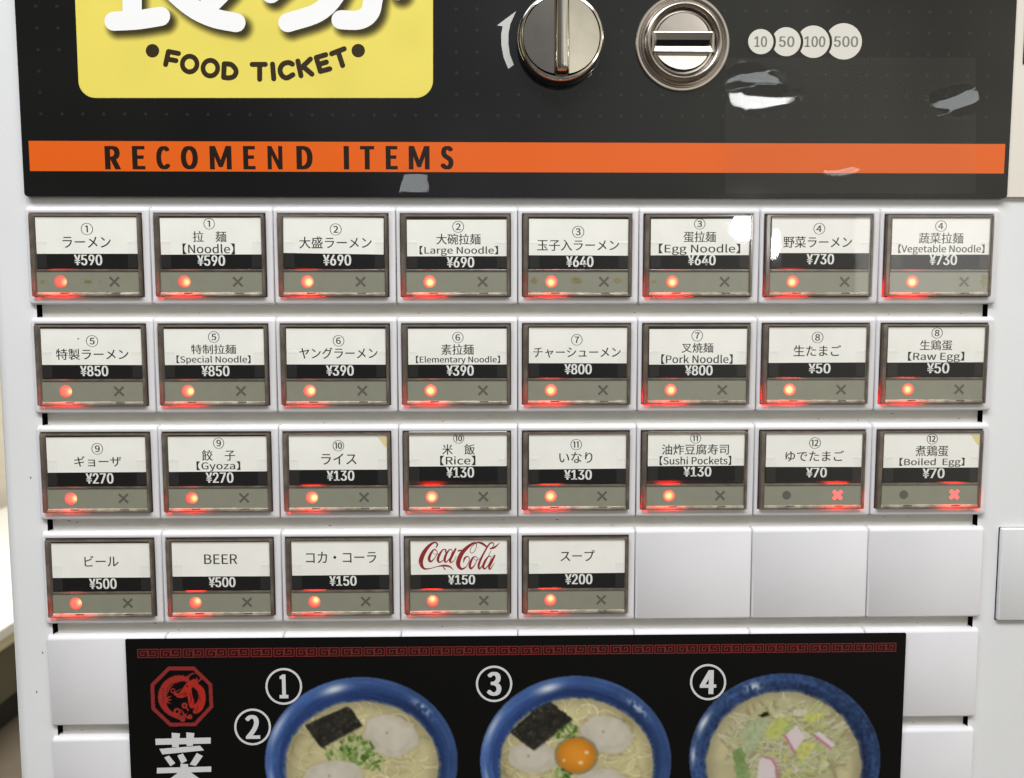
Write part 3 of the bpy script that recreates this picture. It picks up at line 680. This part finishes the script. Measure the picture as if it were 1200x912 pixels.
# coin values, each disc tucked behind the one before
CO = [(891.6, 48.9, 14.8, '10', 884, 899), (921.4, 49, 17, '50', 913, 931), (953.2, 49, 19, '100', 942.7, 967.3), (988.8, 48.6, 21.3, '500', 977.3, 1005.7)]
for i, (cx, cy, rr, s, a0, a1) in enumerate(CO):
    d = -.00052 - (3 - i) * .00002
    mb = MB(); poly(mb, circ(cx, cy, rr), d - .00001, off=so, mi=0)
    ringpoly(mb, cx, cy, rr + 3.0, rr, d, off=so, mi=1); o = link('coin_value_disc', mb.mesh('disc'), ['disc', 'sign'], sign); tag(o, 'pale grey printed disc reading ' + s)
    text(mb2 := MB(), s, a0, a1, 42.6, 55.2, d - .00002, F_INT, 0, off=so, heavy=.9)
    # figures belong to the disc mesh as print
    mb.add(mb2.v, mb2.f, 2); o.data = mb.mesh('disc'); [o.data.materials.append(MT[q]) for q in ('disc', 'sign', 'disc_ink')]
# dot print
mb = MB(); g0 = px(48, 133.5, SY); pit = .00682
for j in range(0, 9):
    for i in range(0, 50):
        X = g0[0] + (i - 1) * pit; Zz = g0[2] + j * pit
        q = R @ (np.array([X, SY, Zz]) - CAM); x = 600 + F * q[0] / q[2]; y = 456 + F * q[1] / q[2]
        if x > 1178 or x < 30: continue
        if j and 70 < x < 522: continue
        if math.hypot(x - 657, y - 45) < 60 or math.hypot(x - 800, y - 50) < 62: continue
        if 868 < x < 1018 and 20 < y < 76: continue
        if 575 < x < 610 and y < 90: continue
        n = 8; mb.add([(X + .00055 * math.cos(a), -.00051, Zz + .00055 * math.sin(a) - Z0) for a in np.linspace(0, 2 * math.pi, n, endpoint=False)], [tuple(range(n))])
tag(link('dot_print', mb.mesh('dots'), 'dot', sign), kind='stuff')

# ---- change knob
kc = px(657.3, 45.5, -.004)
knob = MB(); lathe(knob, 0, 0, [(14.0, .5), (14.3, 1.2), (14.2, 5.0), (13.9, 6.0), (13.3, 6.7), (12.75, 6.85), (12.4, 6.2), (12.3, 5.9)], 96)
kb = link('change_knob', knob.mesh('knob', smooth=30), 'chrome', machine, (kc[0], 0, kc[2])); tag(kb, 'round chrome knob with an upright grip bar')
mb = MB()                                     # two shallow faces sloping away from the grip, then the grip
for s in (-1, 1):
    th = np.linspace(-math.pi / 2 + .2, math.pi / 2 - .2, 24); P = [(s * 12.35 * math.cos(t), 12.35 * math.sin(t)) for t in th]
    V = [(p[0] / 1000, -(6.3 + (2.0 * (12.35 - abs(p[0])) / 12.35)) / 1000, p[1] / 1000) for p in P]
    f = tuple(range(len(V))); mb.add(V, [f if s > 0 else f[::-1]])
link('knob_face', mb.mesh('knob_face'), 'chrome', kb)
mb = MB(); loft(mb, [(-2.6, -13.0, 2.6, 12.6, 1.3, 6.5), (-2.5, -12.9, 2.5, 12.5, 1.3, 9.0), (-1.9, -12.5, 1.9, 12.0, 1.4, 11.3), (-1.2, -12.0, 1.2, 11.4, 1.1, 12.0), (-.5, -11, .5, 10.5, .4, 12.2)], seg=5)
link('grip_bar', mb.mesh('grip_bar', smooth=50), 'chrome', kb)

# ---- coin inlet
cc = px(800, 50.3, -.001)
mb = MB(); lathe(mb, 0, 0, [(15.6, .5), (15.6, 1.0), (15.3, 1.3), (14.7, 1.3), (14.3, .9), (13.9, .75), (13.5, 1.2), (13.0, 2.4), (12.4, 3.2), (11.8, 3.4), (11.2, 3.1), (10.8, 2.3), (10.5, 1.6), (10.4, 1.0)], 96)
inl = link('coin_inlet', mb.mesh('coin_inlet', smooth=40), 'steel', machine, (cc[0], 0, cc[2])); tag(inl, 'round steel coin inlet with a horizontal slot')
mb = MB()
def Dface(sgn, zc, R0=9.2, e0=3.5, slope=.16, base=1.2):
    t0 = math.asin(e0 / R0); th = np.linspace(t0, math.pi - t0, 24)
    V = [(R0 * math.cos(t) / 1000, -(base + slope * (R0 * math.sin(t) - e0) * 1.0) / 1000, sgn * R0 * math.sin(t) / 1000) for t in th]
    mb.add(V, [tuple(range(len(V))) if sgn > 0 else tuple(range(len(V)))[::-1]])
Dface(1, 0); Dface(-1, 0, slope=.42, base=.9)
# inner plate with the slot bar
loft(mb, [(-10.45, -3.4, 10.45, 3.4, .6, .4), (-10.3, -3.3, 10.3, 3.3, .6, 1.9), (-9.6, -3.0, 9.6, 3.0, .5, 2.0), (-8.95, -.87, 8.95, .87, .3, 1.2), (-8.9, -.85, 8.9, .85, .3, .9)], cap=False)
lathe(mb, 0, 0, [(10.5, .9), (10.2, 1.5), (9.6, 1.6), (9.2, 1.1), (9.1, .3)], 72)
link('slot_bar', mb.mesh('slot_bar', smooth=12), 'steel', inl)
mb = MB(); mb.add([L(-8.9, .72, 1.75), L(8.9, .72, 1.75), L(8.9, -.72, 1.75), L(-8.9, -.72, 1.75)], [(0, 1, 2, 3)]); link('coin_slot', mb.mesh('slot'), 'dark', inl)

# ---- clear film over the right of the sign, crumpled where it lifted
FX0, FX1, FY0, FY1 = 846, 1136, 72, 229
def facet(c, tgt):
    P = px(c[0], c[1], -.001); a = CAM - P; a /= np.linalg.norm(a); b = np.array(tgt) - P; b /= np.linalg.norm(b); n = a + b; n /= np.linalg.norm(n)
    return -n[0] / -n[1], -n[2] / -n[1]
CEIL = np.array([-.1, -.75, ZS + 1.15])
def film(name, X0, X1, Y0, Y1, dents, st=1.6, lift=.0004, outline=None, label=None):
    xs = np.arange(X0, X1 + .1, st); ys = np.arange(Y0, Y1 + .1, st); GX, GY = np.meshgrid(xs, ys)
    P = np.array([[px(x, y, -.0006) for x in xs] for y in ys]); H = np.zeros(GX.shape); KK = H.copy()
    for c, pl, soft, tgt in dents:
        (hx, hz) = facet(c, tgt); q = px(c[0], c[1], -.0006)
        D = segd(GX, GY, [(p[0], p[1]) for p in pl] + [pl[0]]); D = np.where(inpoly(GX, GY, pl), -D, D); D = D + 3 * (vnoise(GX, GY, 6, 21) - .5)
        k = 1 - sst(-.5, soft * 3, D)
        h2 = facet((c[0] + 10, c[1]), tgt); q2 = px(c[0] + 10, c[1], -.0006); h3 = facet((c[0], c[1] + 10), tgt); q3 = px(c[0], c[1] + 10, -.0006)
        kx = (h2[0] - hx) / (q2[0] - q[0]); kz_ = (h3[1] - hz) / (q3[2] - q[2]); dx, dz = P[..., 0] - q[0], P[..., 2] - q[2]
        H += k * (hx * dx + hz * dz + .5 * kx * dx ** 2 + .5 * kz_ * dz ** 2); KK = np.maximum(KK, k)
    H += (1 - KK) * (.00006 * (vnoise(GX, GY, 30, 3) - .5) + .00001 * (vnoise(GX, GY, 11, 5) - .5)) + KK * .000014 * (vnoise(GX, GY, 8, 5) - .5)
    H += lift - min(0, H.min() + lift * .5)
    V = P.copy(); V[..., 1] = -.0006 - H; V[..., 2] -= Z0
    h, w = GX.shape; idx = np.arange(h * w).reshape(h, w)
    q = np.stack([idx[:-1, :-1], idx[1:, :-1], idx[1:, 1:], idx[:-1, 1:]], -1).reshape(-1, 4)
    if outline: q = q[inpoly(GX, GY, outline).reshape(-1)[q].all(1)]
    me = bpy.data.meshes.new(name); me.from_pydata(V.reshape(-1, 3).tolist(), [], q.tolist()); me.polygons.foreach_set('use_smooth', [True] * len(q)); me.update()
    o = link(name, me, 'film', sign)
    if label: tag(o, label)
film('clear_film', FX0, FX1, FY0, FY1, [
    ((885, 121), [(848,112),(860,107),(905,115),(930,116),(915,125),(895,130),(872,133),(856,130)], 3.5, GLINT),
    ((880, 98), [(850,97),(860,89),(882,87),(900,93),(912,106),(880,104),(850,101)], 3.5, CEIL),
    ((1118, 123), [(1090,121),(1120,112),(1138,110),(1137,124),(1112,132),(1094,130)], 3.5, CEIL)], label='clear film over the right of the sign, crumpled and catching the light')
film('clear_tape', 466, 510, 188, 231, [((487, 216), [(474,205),(500,203),(503,228),(470,228)], 2.0, CEIL)], st=1.0, lift=.0002, outline=[(478,190),(498,190),(502,206),(506,230),(468,230),(472,206)], label='small scrap of clear tape below the word ITEMS')
film('clear_tape', 950, 1015, 192, 216, [((985, 205), [(960,201),(1000,199),(1005,203),(985,209),(972,209)], 2.0, CEIL)], st=1.0, lift=.0012, outline=[(952,201),(985,196),(1013,199),(985,211),(968,210)], label='lifted fleck of clear film at the lower edge of the stripe')

# ---- right-hand panel, its dark window, and the small hatch
mb = MB(); a0 = UV(1188.5, 100, 0)[0]; vv = UV(1190, 230, 0)[1]
plate(mb, a0 - 1.8, -170, 250, vv + .3, -1.5, -.2, .4, .15); sp_ = link('side_panel', mb.mesh('side_panel'), 'body_right', machine, (0, 0, Z0))
mb = MB(); a1, vb = UV(1198.8, 75, 0); plate(mb, a1, -165, 245, vb, -.25, .2, .3, .1); link('dark_window', mb.mesh('dark_window'), 'sign', sp_)
mb = MB(); h0, hv = UV(1174.5, 619.5, 0); _, hb = UV(1173, 727.5, 0)
plate(mb, h0 - .3, hv - .12, 240, hb + .25, -1.5, -1.35, .3, .05, mi=1); plate(mb, h0, hv, 239, hb, -1.5, .1, .5, .45, mi=0)
link('hatch_cover', mb.mesh('hatch', smooth=40), ['body', 'dark'], machine, (0, 0, Z0))

mb = MB(); rs = np.random.default_rng(12)
for k in range(46):
    r = rs.integers(0, 5); x = rs.uniform(-160, 160); v = r * PH + MH + rs.choice([3.0, 3.6, 1.2]) + rs.uniform(-.3, .3); a, b_ = rs.uniform(.15, .7), rs.uniform(.06, .16); n = 8
    mb.add([L(x + a * math.cos(t) * rs.uniform(.6, 1), v - b_ * math.sin(t), -2.88) for t in np.linspace(0, 2 * math.pi, n, endpoint=False)], [tuple(range(n))])
for (x, y) in ((43, 811), (64, 825), (50, 731 + 34), (36, 560)):
    u, v = UV(x, y, .0015); mb.add([L(u + .22 * math.cos(t), v - .4 * math.sin(t), BF + .02) for t in np.linspace(0, 2 * math.pi, 8, endpoint=False)], [tuple(range(8))])
tag(link('dirt_specks', mb.mesh('specks'), 'speck', machine, (0, 0, Z0)), kind='stuff')

# ------------------------------------------------------------------ the poster
PY = -.0011
poster = tag(empty('menu_poster', (0, -.001, 1.1)), 'black menu poster with ramen bowls taped over the blank plates', 'poster')
po = np.array([0, -.001, 1.1])
pu0 = px(150, 830, PY)[0]; pu1 = px(1058.5, 830, PY)[0]; pz1 = (px(148, 749, PY)[2] + px(1062, 743, PY)[2]) / 2; pz0 = px(600, 1040, PY)[2]
mb = MB(); nx, nz = 40, 12
for s, y in ((0, -.0011), (1, -.0004)):
    V = []
    for j in range(nz + 1):
        for i in range(nx + 1): V.append((pu0 + (pu1 - pu0) * i / nx, y - po[1], pz0 + (pz1 - pz0) * j / nz - po[2]))
    fs = [(j * (nx + 1) + i, j * (nx + 1) + i + 1, (j + 1) * (nx + 1) + i + 1, (j + 1) * (nx + 1) + i) for j in range(nz) for i in range(nx)]
    mb.add(V, fs if s == 0 else [f[::-1] for f in fs])
link('poster_sheet', mb.mesh('poster_sheet'), 'poster', poster)
PP = PY - .00005
# key border
mb = MB(); k0 = px(161, 765.5, PP); k1 = px(1052, 759, PP); kz = k0[2] * .5 + k1[2] * .5; kh = .00325; n = 34; step = (k1[0] - k0[0]) / n
mb.add([(k0[0] - po[0], PP - po[1], kz - kh / 2 - po[2]), (k1[0] - .0005, PP - po[1], kz - kh / 2 - po[2]), (k1[0] - .0005, PP - po[1], kz + kh / 2 - po[2]), (k0[0], PP - po[1], kz + kh / 2 - po[2])], [(0, 1, 2, 3)], 1)
def hbar(x0, z0, x1, z1, y): mb.add([(x0, y - po[1], z0 - po[2]), (x1, y - po[1], z0 - po[2]), (x1, y - po[1], z1 - po[2]), (x0, y - po[1], z1 - po[2])], [(0, 1, 2, 3)], 0)
w = .00027
for i in range(n):
    for m_ in (0, 1):
        W_ = step * .46; x0 = k0[0] + i * step + m_ * step * .47; pts = [(0, 0), (1, 0), (1, 1), (0, 1), (0, .26), (.70, .26), (.70, .72), (.36, .72), (.36, .50)]
        # m_=1 is the same turned half round
        for a_, b_ in zip(pts[:-1], pts[1:]):
            A_ = np.array(a_); B_ = np.array(b_)
            if m_ == 0: A_[1] = 1 - A_[1]; B_[1] = 1 - B_[1]; A_[0] = 1 - A_[0]; B_[0] = 1 - B_[0]
            X = sorted((x0 + A_[0] * (W_ - w), x0 + B_[0] * (W_ - w))); Zq = sorted((kz - kh / 2 + A_[1] * (kh - w), kz - kh / 2 + B_[1] * (kh - w)))
            hbar(X[0], Zq[0], X[1] + w, Zq[1] + w, PP - .00002 - .000001 * pts.index(b_))
link('key_border', mb.mesh('key_border'), ['key', 'key_bg'], poster)
# emblem: printed octagon with a coiled dragon
E_ = lambda x, y: (150 + x / 7.5, 740 + y / 7.5)
OCT = [E_(*p) for p in ((350,308),(585,308),(742,460),(752,668),(597,835),(365,838),(203,685),(195,465))]
def emblem(X, Y):
    C = np.tile(np.array([12, 12, 12.0]), (*X.shape, 1)); red = np.array([168, 50, 44.0]); red2 = np.array([186, 48, 38.0])
    cx, cy = E_(473, 572); ins = inpoly(X, Y, OCT); inn = inpoly((X - cx) / .87 + cx, (Y - cy) / .87 + cy, OCT)
    C[ins & ~inn] = (150, 50, 48); x = (X - 150) * 7.5; y = (Y - 740) * 7.5
    def put(mask, c): C[mask] = c
    dark = (44, 16, 15)
    def st(p, c, n=5): put(segd(x, y, catmull(p, n) if len(p) > 2 else p) < 0, c)
    # body: coil from the nape over the left side to the tail
    st([(520,425,40),(470,415,50),(410,425,66),(350,465,76),(312,530,82),(300,600,70),(318,660,54),(362,712,44),(425,748,34),(478,775,18)], red)
    for a in np.linspace(150, 262, 12):                     # spines along the back
        t = math.radians(a + 20); st([(470 + 190 * math.cos(t), 590 + 192 * math.sin(t), 16), (470 + 208 * math.cos(t + .06), 590 + 210 * math.sin(t + .06), 4)], red)
    st([(340,560,3),(350,500,4),(385,468,4),(440,452,4),(495,448,3)], dark)
    for k in range(7): st([(368 + k * 20, 482 - k * 4, 2), (376 + k * 20, 462 - k * 4, 5)], dark)
    for k in range(6): st([(300, 500 + k * 24, 2), (322, 508 + k * 24, 4)], dark)
    # right flank, mane folds
    st([(590,470,50),(640,520,60),(650,600,66),(620,670,76),(590,705,40)], red2)
    st([(535,500,40),(545,580,50),(565,650,56)], red2)
    for q in ([(566,492,4),(602,540,9),(594,600,7),(580,622,3)], [(540,540,3),(556,590,6),(548,640,3)], [(572,560,3),(584,605,6),(572,648,4)], [(612,655,4),(604,700,5)], [(520,560,3),(528,620,5),(522,655,2)], [(630,560,3),(634,620,4)], [(570,670,4),(590,690,3)]): st(q, dark)
    # head with jaw, horns and whiskers
    st([(415,552,24),(455,558,36),(500,520,56),(545,470,66),(585,440,40)], red2)
    st([(430,575,12),(475,578,14),(520,560,16)], red2); st([(405,545,10),(440,520,8),(468,505,6)], red)
    st([(440,562,2),(480,548,5),(512,528,3)], dark); put(np.hypot(x - 520, y - 482) < 8, dark)
    for q in ([(510,440,12),(535,395,14),(565,372,11),(600,372,5)], [(560,490,12),(605,452,16),(650,415,6)], [(610,448,6),(632,428,10),(640,400,3)], [(575,420,10),(610,430,14),(600,400,4)]): st(q, red)
    # claws and curls
    for (a, b, r0, r1) in ((432, 705, 33, 13), (480, 772, 25, 9), (497, 652, 27, 8), (545, 752, 22, 0), (395, 522, 22, 12)):
        d = np.hypot(x - a, y - b); put((d < r0) & (d > r1), red)
    for q in ([(340,590,20),(365,575,12),(382,572,3)], [(340,605,20),(368,602,12),(385,602,3)], [(338,622,20),(362,628,10),(376,636,3)], [(505,665,16),(530,690,12),(520,700,3)], [(470,690,10),(500,740,18),(540,765,14),(560,745,4)], [(440,735,12),(490,745,12),(520,720,6)]): st(q, red)
    return C * np.array([.88, .88, .88])
o = sheet('emblem', 172, 778, 254, 854, .4, PP, emblem, 'vprint', None, lambda X, Y: inpoly(X, Y, OCT), 1); o.data.transform(Matrix.Translation(-Vector(po))); o.parent = poster
# 菜
Kq = lambda P: [(160 + x / 9.917, 820 + y / 9.917) for x, y in P]
mb = MB()
for i, P in enumerate(([(218,455),(862,440),(862,510),(222,527)],[(408,385),(505,392),(490,555),(413,553)],[(578,380),(672,390),(655,535),(582,540)],
          [(265,572),(738,535),(785,590),(300,637)],[(322,672),(378,650),(450,738),(395,775)],[(475,650),(538,625),(588,710),(522,745)],[(700,620),(772,655),(690,770),(618,755)],
          [(238,793),(868,777),(868,838),(235,858)],[(510,745),(600,750),(590,1180),(515,1180)],[(500,835),(575,855),(300,1090),(225,1040)],[(610,830),(545,880),(820,1100),(890,1030)])):
    poly(mb, Kq(P), PP - .00001 * i, off=po)
link('poster_character', mb.mesh('poster_character'), 'poster_white', poster)
for s, cx, cy, rr in (('1', 332.5, 804.5, 21.5), ('2', 296, 852, 21.5), ('3', 579, 801.5, 21.3), ('4', 829.8, 799.5, 21.2)):
    mb = MB(); ringpoly(mb, cx, cy, rr, rr - 2.5, PP - .0002, off=po)
    hw = {'1': 5.2, '2': 8.6, '3': 8.6, '4': 9.6}[s]; text(mb, s, cx - hw, cx + hw, cy - 14, cy + 14, PP - .0002, F_CJK, .006, off=po, heavy=1.9)
    tag(link('number_mark', mb.mesh('number_mark'), 'poster_white', poster), 'white circled ' + s + ' printed beside a bowl')
# bowls
def bowl_print(outer, inner, kind, seed):
    ocx, ocy, orx, ory = outer; icx, icy, irx, iry = inner; r_ = np.random.default_rng(seed)
    strands = []
    for k in range(190 if kind < 3 else 460):
        if kind < 3:
            a = r_.uniform(0, 2 * math.pi); q = math.sqrt(r_.uniform(.1, 1)) * .93; cx, cy = icx + irx * q * math.cos(a), icy + iry * q * math.sin(a)
            R_ = r_.uniform(5, 20); t0 = r_.uniform(0, 6.28); t = np.linspace(t0, t0 + r_.uniform(1, 4), 9)
            strands.append(([(cx + R_ * math.cos(x), cy + R_ * .75 * math.sin(x)) for x in t], r_.uniform(.6, 1.3), r_.uniform(-14, 22)))
        else:
            a = r_.uniform(0, 2 * math.pi); q = math.sqrt(r_.uniform(0, 1)); cx, cy = 922 + 68 * q * math.cos(a), 872 + 46 * q * math.sin(a)
            th = r_.uniform(0, 3.14); l = r_.uniform(6, 19); b = r_.uniform(-5, 5)
            strands.append(([(cx + t * l * math.cos(th) - b * t * t * math.sin(th), cy + t * l * math.sin(th) * .8 + b * t * t * math.cos(th)) for t in np.linspace(-1, 1, 6)], r_.uniform(.8, 2.6), r_.integers(0, 5)))
    def fn(X, Y):
        ro = np.hypot((X - ocx) / orx, (Y - ocy) / ory); wob = (vnoise(X, Y, 7, seed) - .5) * .022
        ri = np.hypot((X - icx) / irx, (Y - icy) / iry) + wob; ang = np.arctan2(Y - ocy, X - ocx)
        band = np.clip((1 - ro) / .22, 0, 1)
        if kind < 3: A, B, Cc = np.array([66, 94, 150.0]), np.array([40, 60, 108.0]), np.array([84, 110, 160.0])
        else: A, B, Cc = np.array([54, 76, 118.0]), np.array([38, 54, 90.0]), np.array([76, 96, 138.0])
        C = A + (B - A) * sst(.25, .9, band)[..., None]
        C = C + (Cc - A) * sst(.08, 0, band)[..., None] * .8
        st = vnoise(ro * 260, ang * 12, 3.0, seed + 1) - .5; C = C * (1 + .30 * st[..., None] + .10 * (vnoise(X, Y, 2.2, 31) - .5)[..., None])
        lf = .5 + .5 * np.cos(ang - math.pi * 1.05); C = C * (.88 + .26 * lf[..., None])
        if kind == 3:
            pt = vnoise(X + 3 * vnoise(X, Y, 6, 3), Y, 3.2, 9); C = C * (1 + .45 * (pt[..., None] - .5))
        def gl(a0, rr, wa, wr, s, rag=0):
            d = np.exp(-((np.angle(np.exp(1j * (ang - a0)))) / wa) ** 2 - ((ro - rr) / wr) ** 2)
            if rag: d = d * (vnoise(X, Y, 3, 4) > .42)
            return (s * d)[..., None]
        white = np.array([225, 230, 240.0])
        for g in (gl(-1.93, .90, .15, .045, 1.0), gl(-.72, .90, .15, .035, .75, 1), gl(-2.75, .955, .2, .03, .7), gl(2.95, .95, .12, .02, .5)) if kind < 3 else (gl(-1.98, .90, .10, .05, .9, 1), gl(-2.72, .95, .12, .03, 1.0), gl(-3.1, .96, .09, .02, .9)):
            C = C + (white - C) * g
        soup = np.array([212, 201, 154.0]) if kind < 3 else np.array([204, 194, 152.0])
        S = np.tile(soup, (*X.shape, 1)) * (1 + .10 * (vnoise(X, Y, 18, seed)[..., None] - .5))
        S = S * (1 - .18 * sst(.80, 1.0, ri))[..., None]
        if kind < 3:
            for p, w_, dl in strands:
                d = segd(X, Y, p); S = S + (dl * 1.5 * (1 - sst(w_ * .5, w_ * 1.3, d)) - 16 * (1 - sst(0, 1.2, np.abs(d - w_ - .6))) * .5)[..., None]
        def shade(mask, col, amp=.1, s=3, sd=1):
            c = np.array(col, float) * (1 + amp * (vnoise(X, Y, s, sd)[..., None] - .5) * 2); S[mask] = c[mask]
        def pork(cx, cy, rx, ry, th=0, sd=1):
            dx, dy = X - cx, Y - cy; a, b = dx * math.cos(th) + dy * math.sin(th), -dx * math.sin(th) + dy * math.cos(th)
            q = np.hypot(a / rx, b / ry) + (vnoise(X, Y, 9, sd) - .5) * .16
            sh = q < 1.08; S[sh] *= .94
            shade(q < 1, (204, 193, 170), .05, 4, sd); shade((q < .93), (208, 200, 182), .05, 8, sd)
            k_ = (1 - sst(.45, .85, q))[..., None] * .5; S[:] = S + (np.array([222, 216, 202.0]) - S) * k_; S[(np.abs(q - .70) < .03) & (b > 0)] *= .96; S[(np.hypot(a + 5, b + 2) < 1.6)] *= .75
        def scal(cx, cy, rx, ry, nn, sd):
            rr_ = np.random.default_rng(sd); P = [(132, 156, 88), (100, 130, 62), (166, 184, 116), (196, 204, 152), (78, 108, 48), (148, 168, 98)]
            for _ in range(nn):
                a = rr_.uniform(0, 6.28); q = math.sqrt(rr_.uniform(0, 1)); x, y = cx + rx * q * math.cos(a), cy + ry * q * math.sin(a); th = rr_.uniform(0, 3.14); l = rr_.uniform(1.2, 3.6)
                d = segd(X, Y, [(x - l * math.cos(th), y - l * math.sin(th)), (x + l * math.cos(th), y + l * math.sin(th))]); m_ = d < rr_.uniform(1.0, 2.2)
                S[m_] = np.array(P[rr_.integers(0, 6)]) * rr_.uniform(.9, 1.08)
        def nori(P):
            m_ = inpoly(X + 1.2 * (vnoise(X, Y, 4, 6) - .5), Y + 1.2 * (vnoise(X, Y, 4, 7) - .5), P)
            S[np.roll(np.roll(m_, 2, 0), 1, 1) & ~m_] *= .8
            n1 = vnoise(X, Y, 1.6, 11); n2 = vnoise(X, Y, 5, 12); c = np.stack([36 + 34 * n1 * n2 + 6 * n2, 35 + 32 * n1 * n2 + 6 * n2, 31 + 26 * n1 * n2 + 4 * n2], -1) + (n1 > .86)[..., None] * 42; S[m_] = c[m_]
        if kind == 1:
            pork(457.5, 862, 33, 25, .25, 3); scal(417, 878, 20, 16, 70, 5); scal(425, 893, 24, 14, 60, 6); scal(390, 880, 12, 8, 12, 8); pork(391, 911, 37, 20, -.1, 4)
            nori([(356.4, 850.3), (407, 827.8), (413, 833), (425, 850.3), (376.6, 876.8)])
        if kind == 2:
            pork(711, 861, 32, 22, .3, 5); pork(624, 888, 29, 19, 0, 6); scal(664, 858, 14, 11, 34, 7); scal(662, 908, 13, 8, 24, 9); pork(706, 917, 31, 16, 0, 8); scal(640, 920, 20, 6, 14, 4)
            nori([(597.4, 858), (637, 822), (642, 820.2), (671, 843), (625.6, 879.8)])
            q = np.hypot((X - 675.4) / 23.2, (Y - 885.2) / 20.3); m_ = q < 1; S[(q < 1.12) & ~m_] *= .72
            c = np.array([232, 150, 48.0]) * (1.05 - .20 * q[..., None] ** 2) * (1 + .05 * (vnoise(X, Y, 12, 2)[..., None] - .5)); S[m_] = c[m_]
            for (a, b, r0) in ((687.5, 882, 2.6), (680.5, 894, 2.8), (661, 891, 1.8)): S[np.hypot(X - a, (Y - b) * 1.3) < r0] = (250, 226, 170)
        if kind == 3:
            h = np.hypot((X - 922) / 72, (Y - 872) / 52) + (vnoise(X, Y, 10, 3) - .5) * .3
            k = (1 - sst(.8, 1.05, h))[..., None]; S[:] = S + (np.array([198, 194, 148.0]) * (.78 + .4 * vnoise(X, Y, 5, 2))[..., None] - S) * k
            PAL = [(206, 202, 158), (192, 190, 144), (194, 198, 142), (210, 204, 172), (170, 158, 118)]
            for p, w_, ci in strands:
                d = segd(X, Y, p); S[(d < w_ + .7) & (d >= w_ * .7)] *= .955; m_ = d < w_ * .75; S[m_] = PAL[int(ci)]
            rl = np.random.default_rng(77)
            for _ in range(46):
                a = rl.uniform(0, 6.28); q = math.sqrt(rl.uniform(0, 1)); lx, ly = 922 + 60 * q * math.cos(a), 874 + 40 * q * math.sin(a); th = rl.uniform(0, 3.14); l1, l2 = rl.uniform(4, 12), rl.uniform(1.5, 4)
                P = [(lx + l1 * math.cos(th + t) * (1 if k % 2 == 0 else .7), ly + l2 * math.sin(t * 1.0 + th) * 1.3) for k, t in enumerate(np.linspace(0, 5.6, 7))]
                m_ = inpoly(X + 2 * (vnoise(X, Y, 3, 5) - .5), Y, P); e_ = np.roll(m_, (1, 1), (0, 1)) & ~m_; S[e_] *= .86
                c = np.array(((212, 210, 172), (200, 206, 150), (190, 198, 130), (220, 216, 190), (176, 190, 122), (206, 200, 128))[rl.integers(0, 6)], float) * (1 + .14 * (vnoise(X, Y, 4, 9)[..., None] - .5)); S[m_] = c[m_]
            for _ in range(60):
                a = rl.uniform(0, 6.28); q = math.sqrt(rl.uniform(0, 1)); lx, ly = 922 + 64 * q * math.cos(a), 874 + 43 * q * math.sin(a); th = rl.uniform(0, 3.14); l = rl.uniform(5, 13)
                d = segd(X, Y, [(lx - l * math.cos(th), ly - l * .7 * math.sin(th)), (lx + rl.uniform(-2, 2), ly + rl.uniform(-2, 2)), (lx + l * math.cos(th), ly + l * .7 * math.sin(th))])
                S[(d < 1.7) & (d > .9)] *= .88; S[d <= 1.0] = (216, 212, 182) if rl.random() < .6 else (196, 198, 140)
            for P, c in (([(868,858),(884,842),(903,840),(890,868),(876,888)], (178, 188, 148)), ([(896,858),(912,840),(925,845),(918,858),(905,868)], (196, 202, 116)), ([(940,838),(966,835),(968,838),(950,848)], (206, 206, 116)), ([(932,878),(945,868),(957,872),(948,886),(938,892)], (206, 204, 122)),
                         ([(858,882),(868,876),(874,884),(872,896),(862,898)], (132, 158, 96)), ([(860,898),(874,892),(880,912),(864,915)], (142, 166, 108)), ([(889,838),(900,834),(902,838),(893,841)], (40, 34, 22))):
                m_ = inpoly(X + 2 * (vnoise(X, Y, 4, 5) - .5), Y + 2 * (vnoise(X, Y, 4, 6) - .5), P); c = np.array(c, float) * (1 + .16 * (vnoise(X, Y, 3, 9)[..., None] - .5)); S[m_] = c[m_]
            for P, e in (([(919.8,862.5),(933.3,850),(943.8,864.6),(930.2,881)], ((919,861.5),(930.5,882))), ([(953,861.5),(960.4,856.7),(979,873),(974,877)], ((953,861.5),(974,878))), ([(889,893),(894.8,886.5),(903,889),(909.4,896),(910.4,912),(887.5,914)], ((894,886),(905,889),(910,898),(911,913)))):
                m_ = inpoly(X, Y, P); S[m_] = (232, 218, 218); S[(segd(X, Y, e) < 2.0) & (inpoly(X, Y, P) | (segd(X, Y, e) < .8))] = (204, 130, 158)
        k = (1 - sst(.985, 1.005, ri))[..., None]
        rimw = (np.exp(-((ri - 1.01) / .012) ** 2) * (vnoise(X, Y, 2.5, 3) > .35))[..., None] * .35
        C = C + (np.array([196, 200, 190.0]) - C) * rimw
        C = C * (1 - k) + S * k
        C = C * .88
        C[ro > 1] = 11
        return C
    return fn
for i, (ou, inn) in enumerate((((423.5, 893, 113, 99.5), (424.5, 898, 90.5, 76.5)), ((674.7, 892, 112, 100), (676, 897, 90.5, 79)), ((919.7, 890, 112, 101), (918.5, 897, 91.5, 87)))):
    mk = lambda X, Y, ou=ou: np.hypot((X - ou[0]) / ou[2], (Y - ou[1]) / ou[3]) <= 1.012
    o = sheet('bowl_picture', ou[0] - 115, ou[1] - 103, ou[0] + 115, ou[1] + 103, .8, PP - .0001, bowl_print(ou, inn, i + 1, 11 + i), 'vprint', None, mk, 2)
    o.data.transform(Matrix.Translation(-Vector(po))); o.parent = poster
    tag(o, ['printed blue bowl of ramen with nori, scallion and pork', 'printed blue bowl of ramen with an egg yolk', 'printed blue bowl of ramen heaped with vegetables'][i])
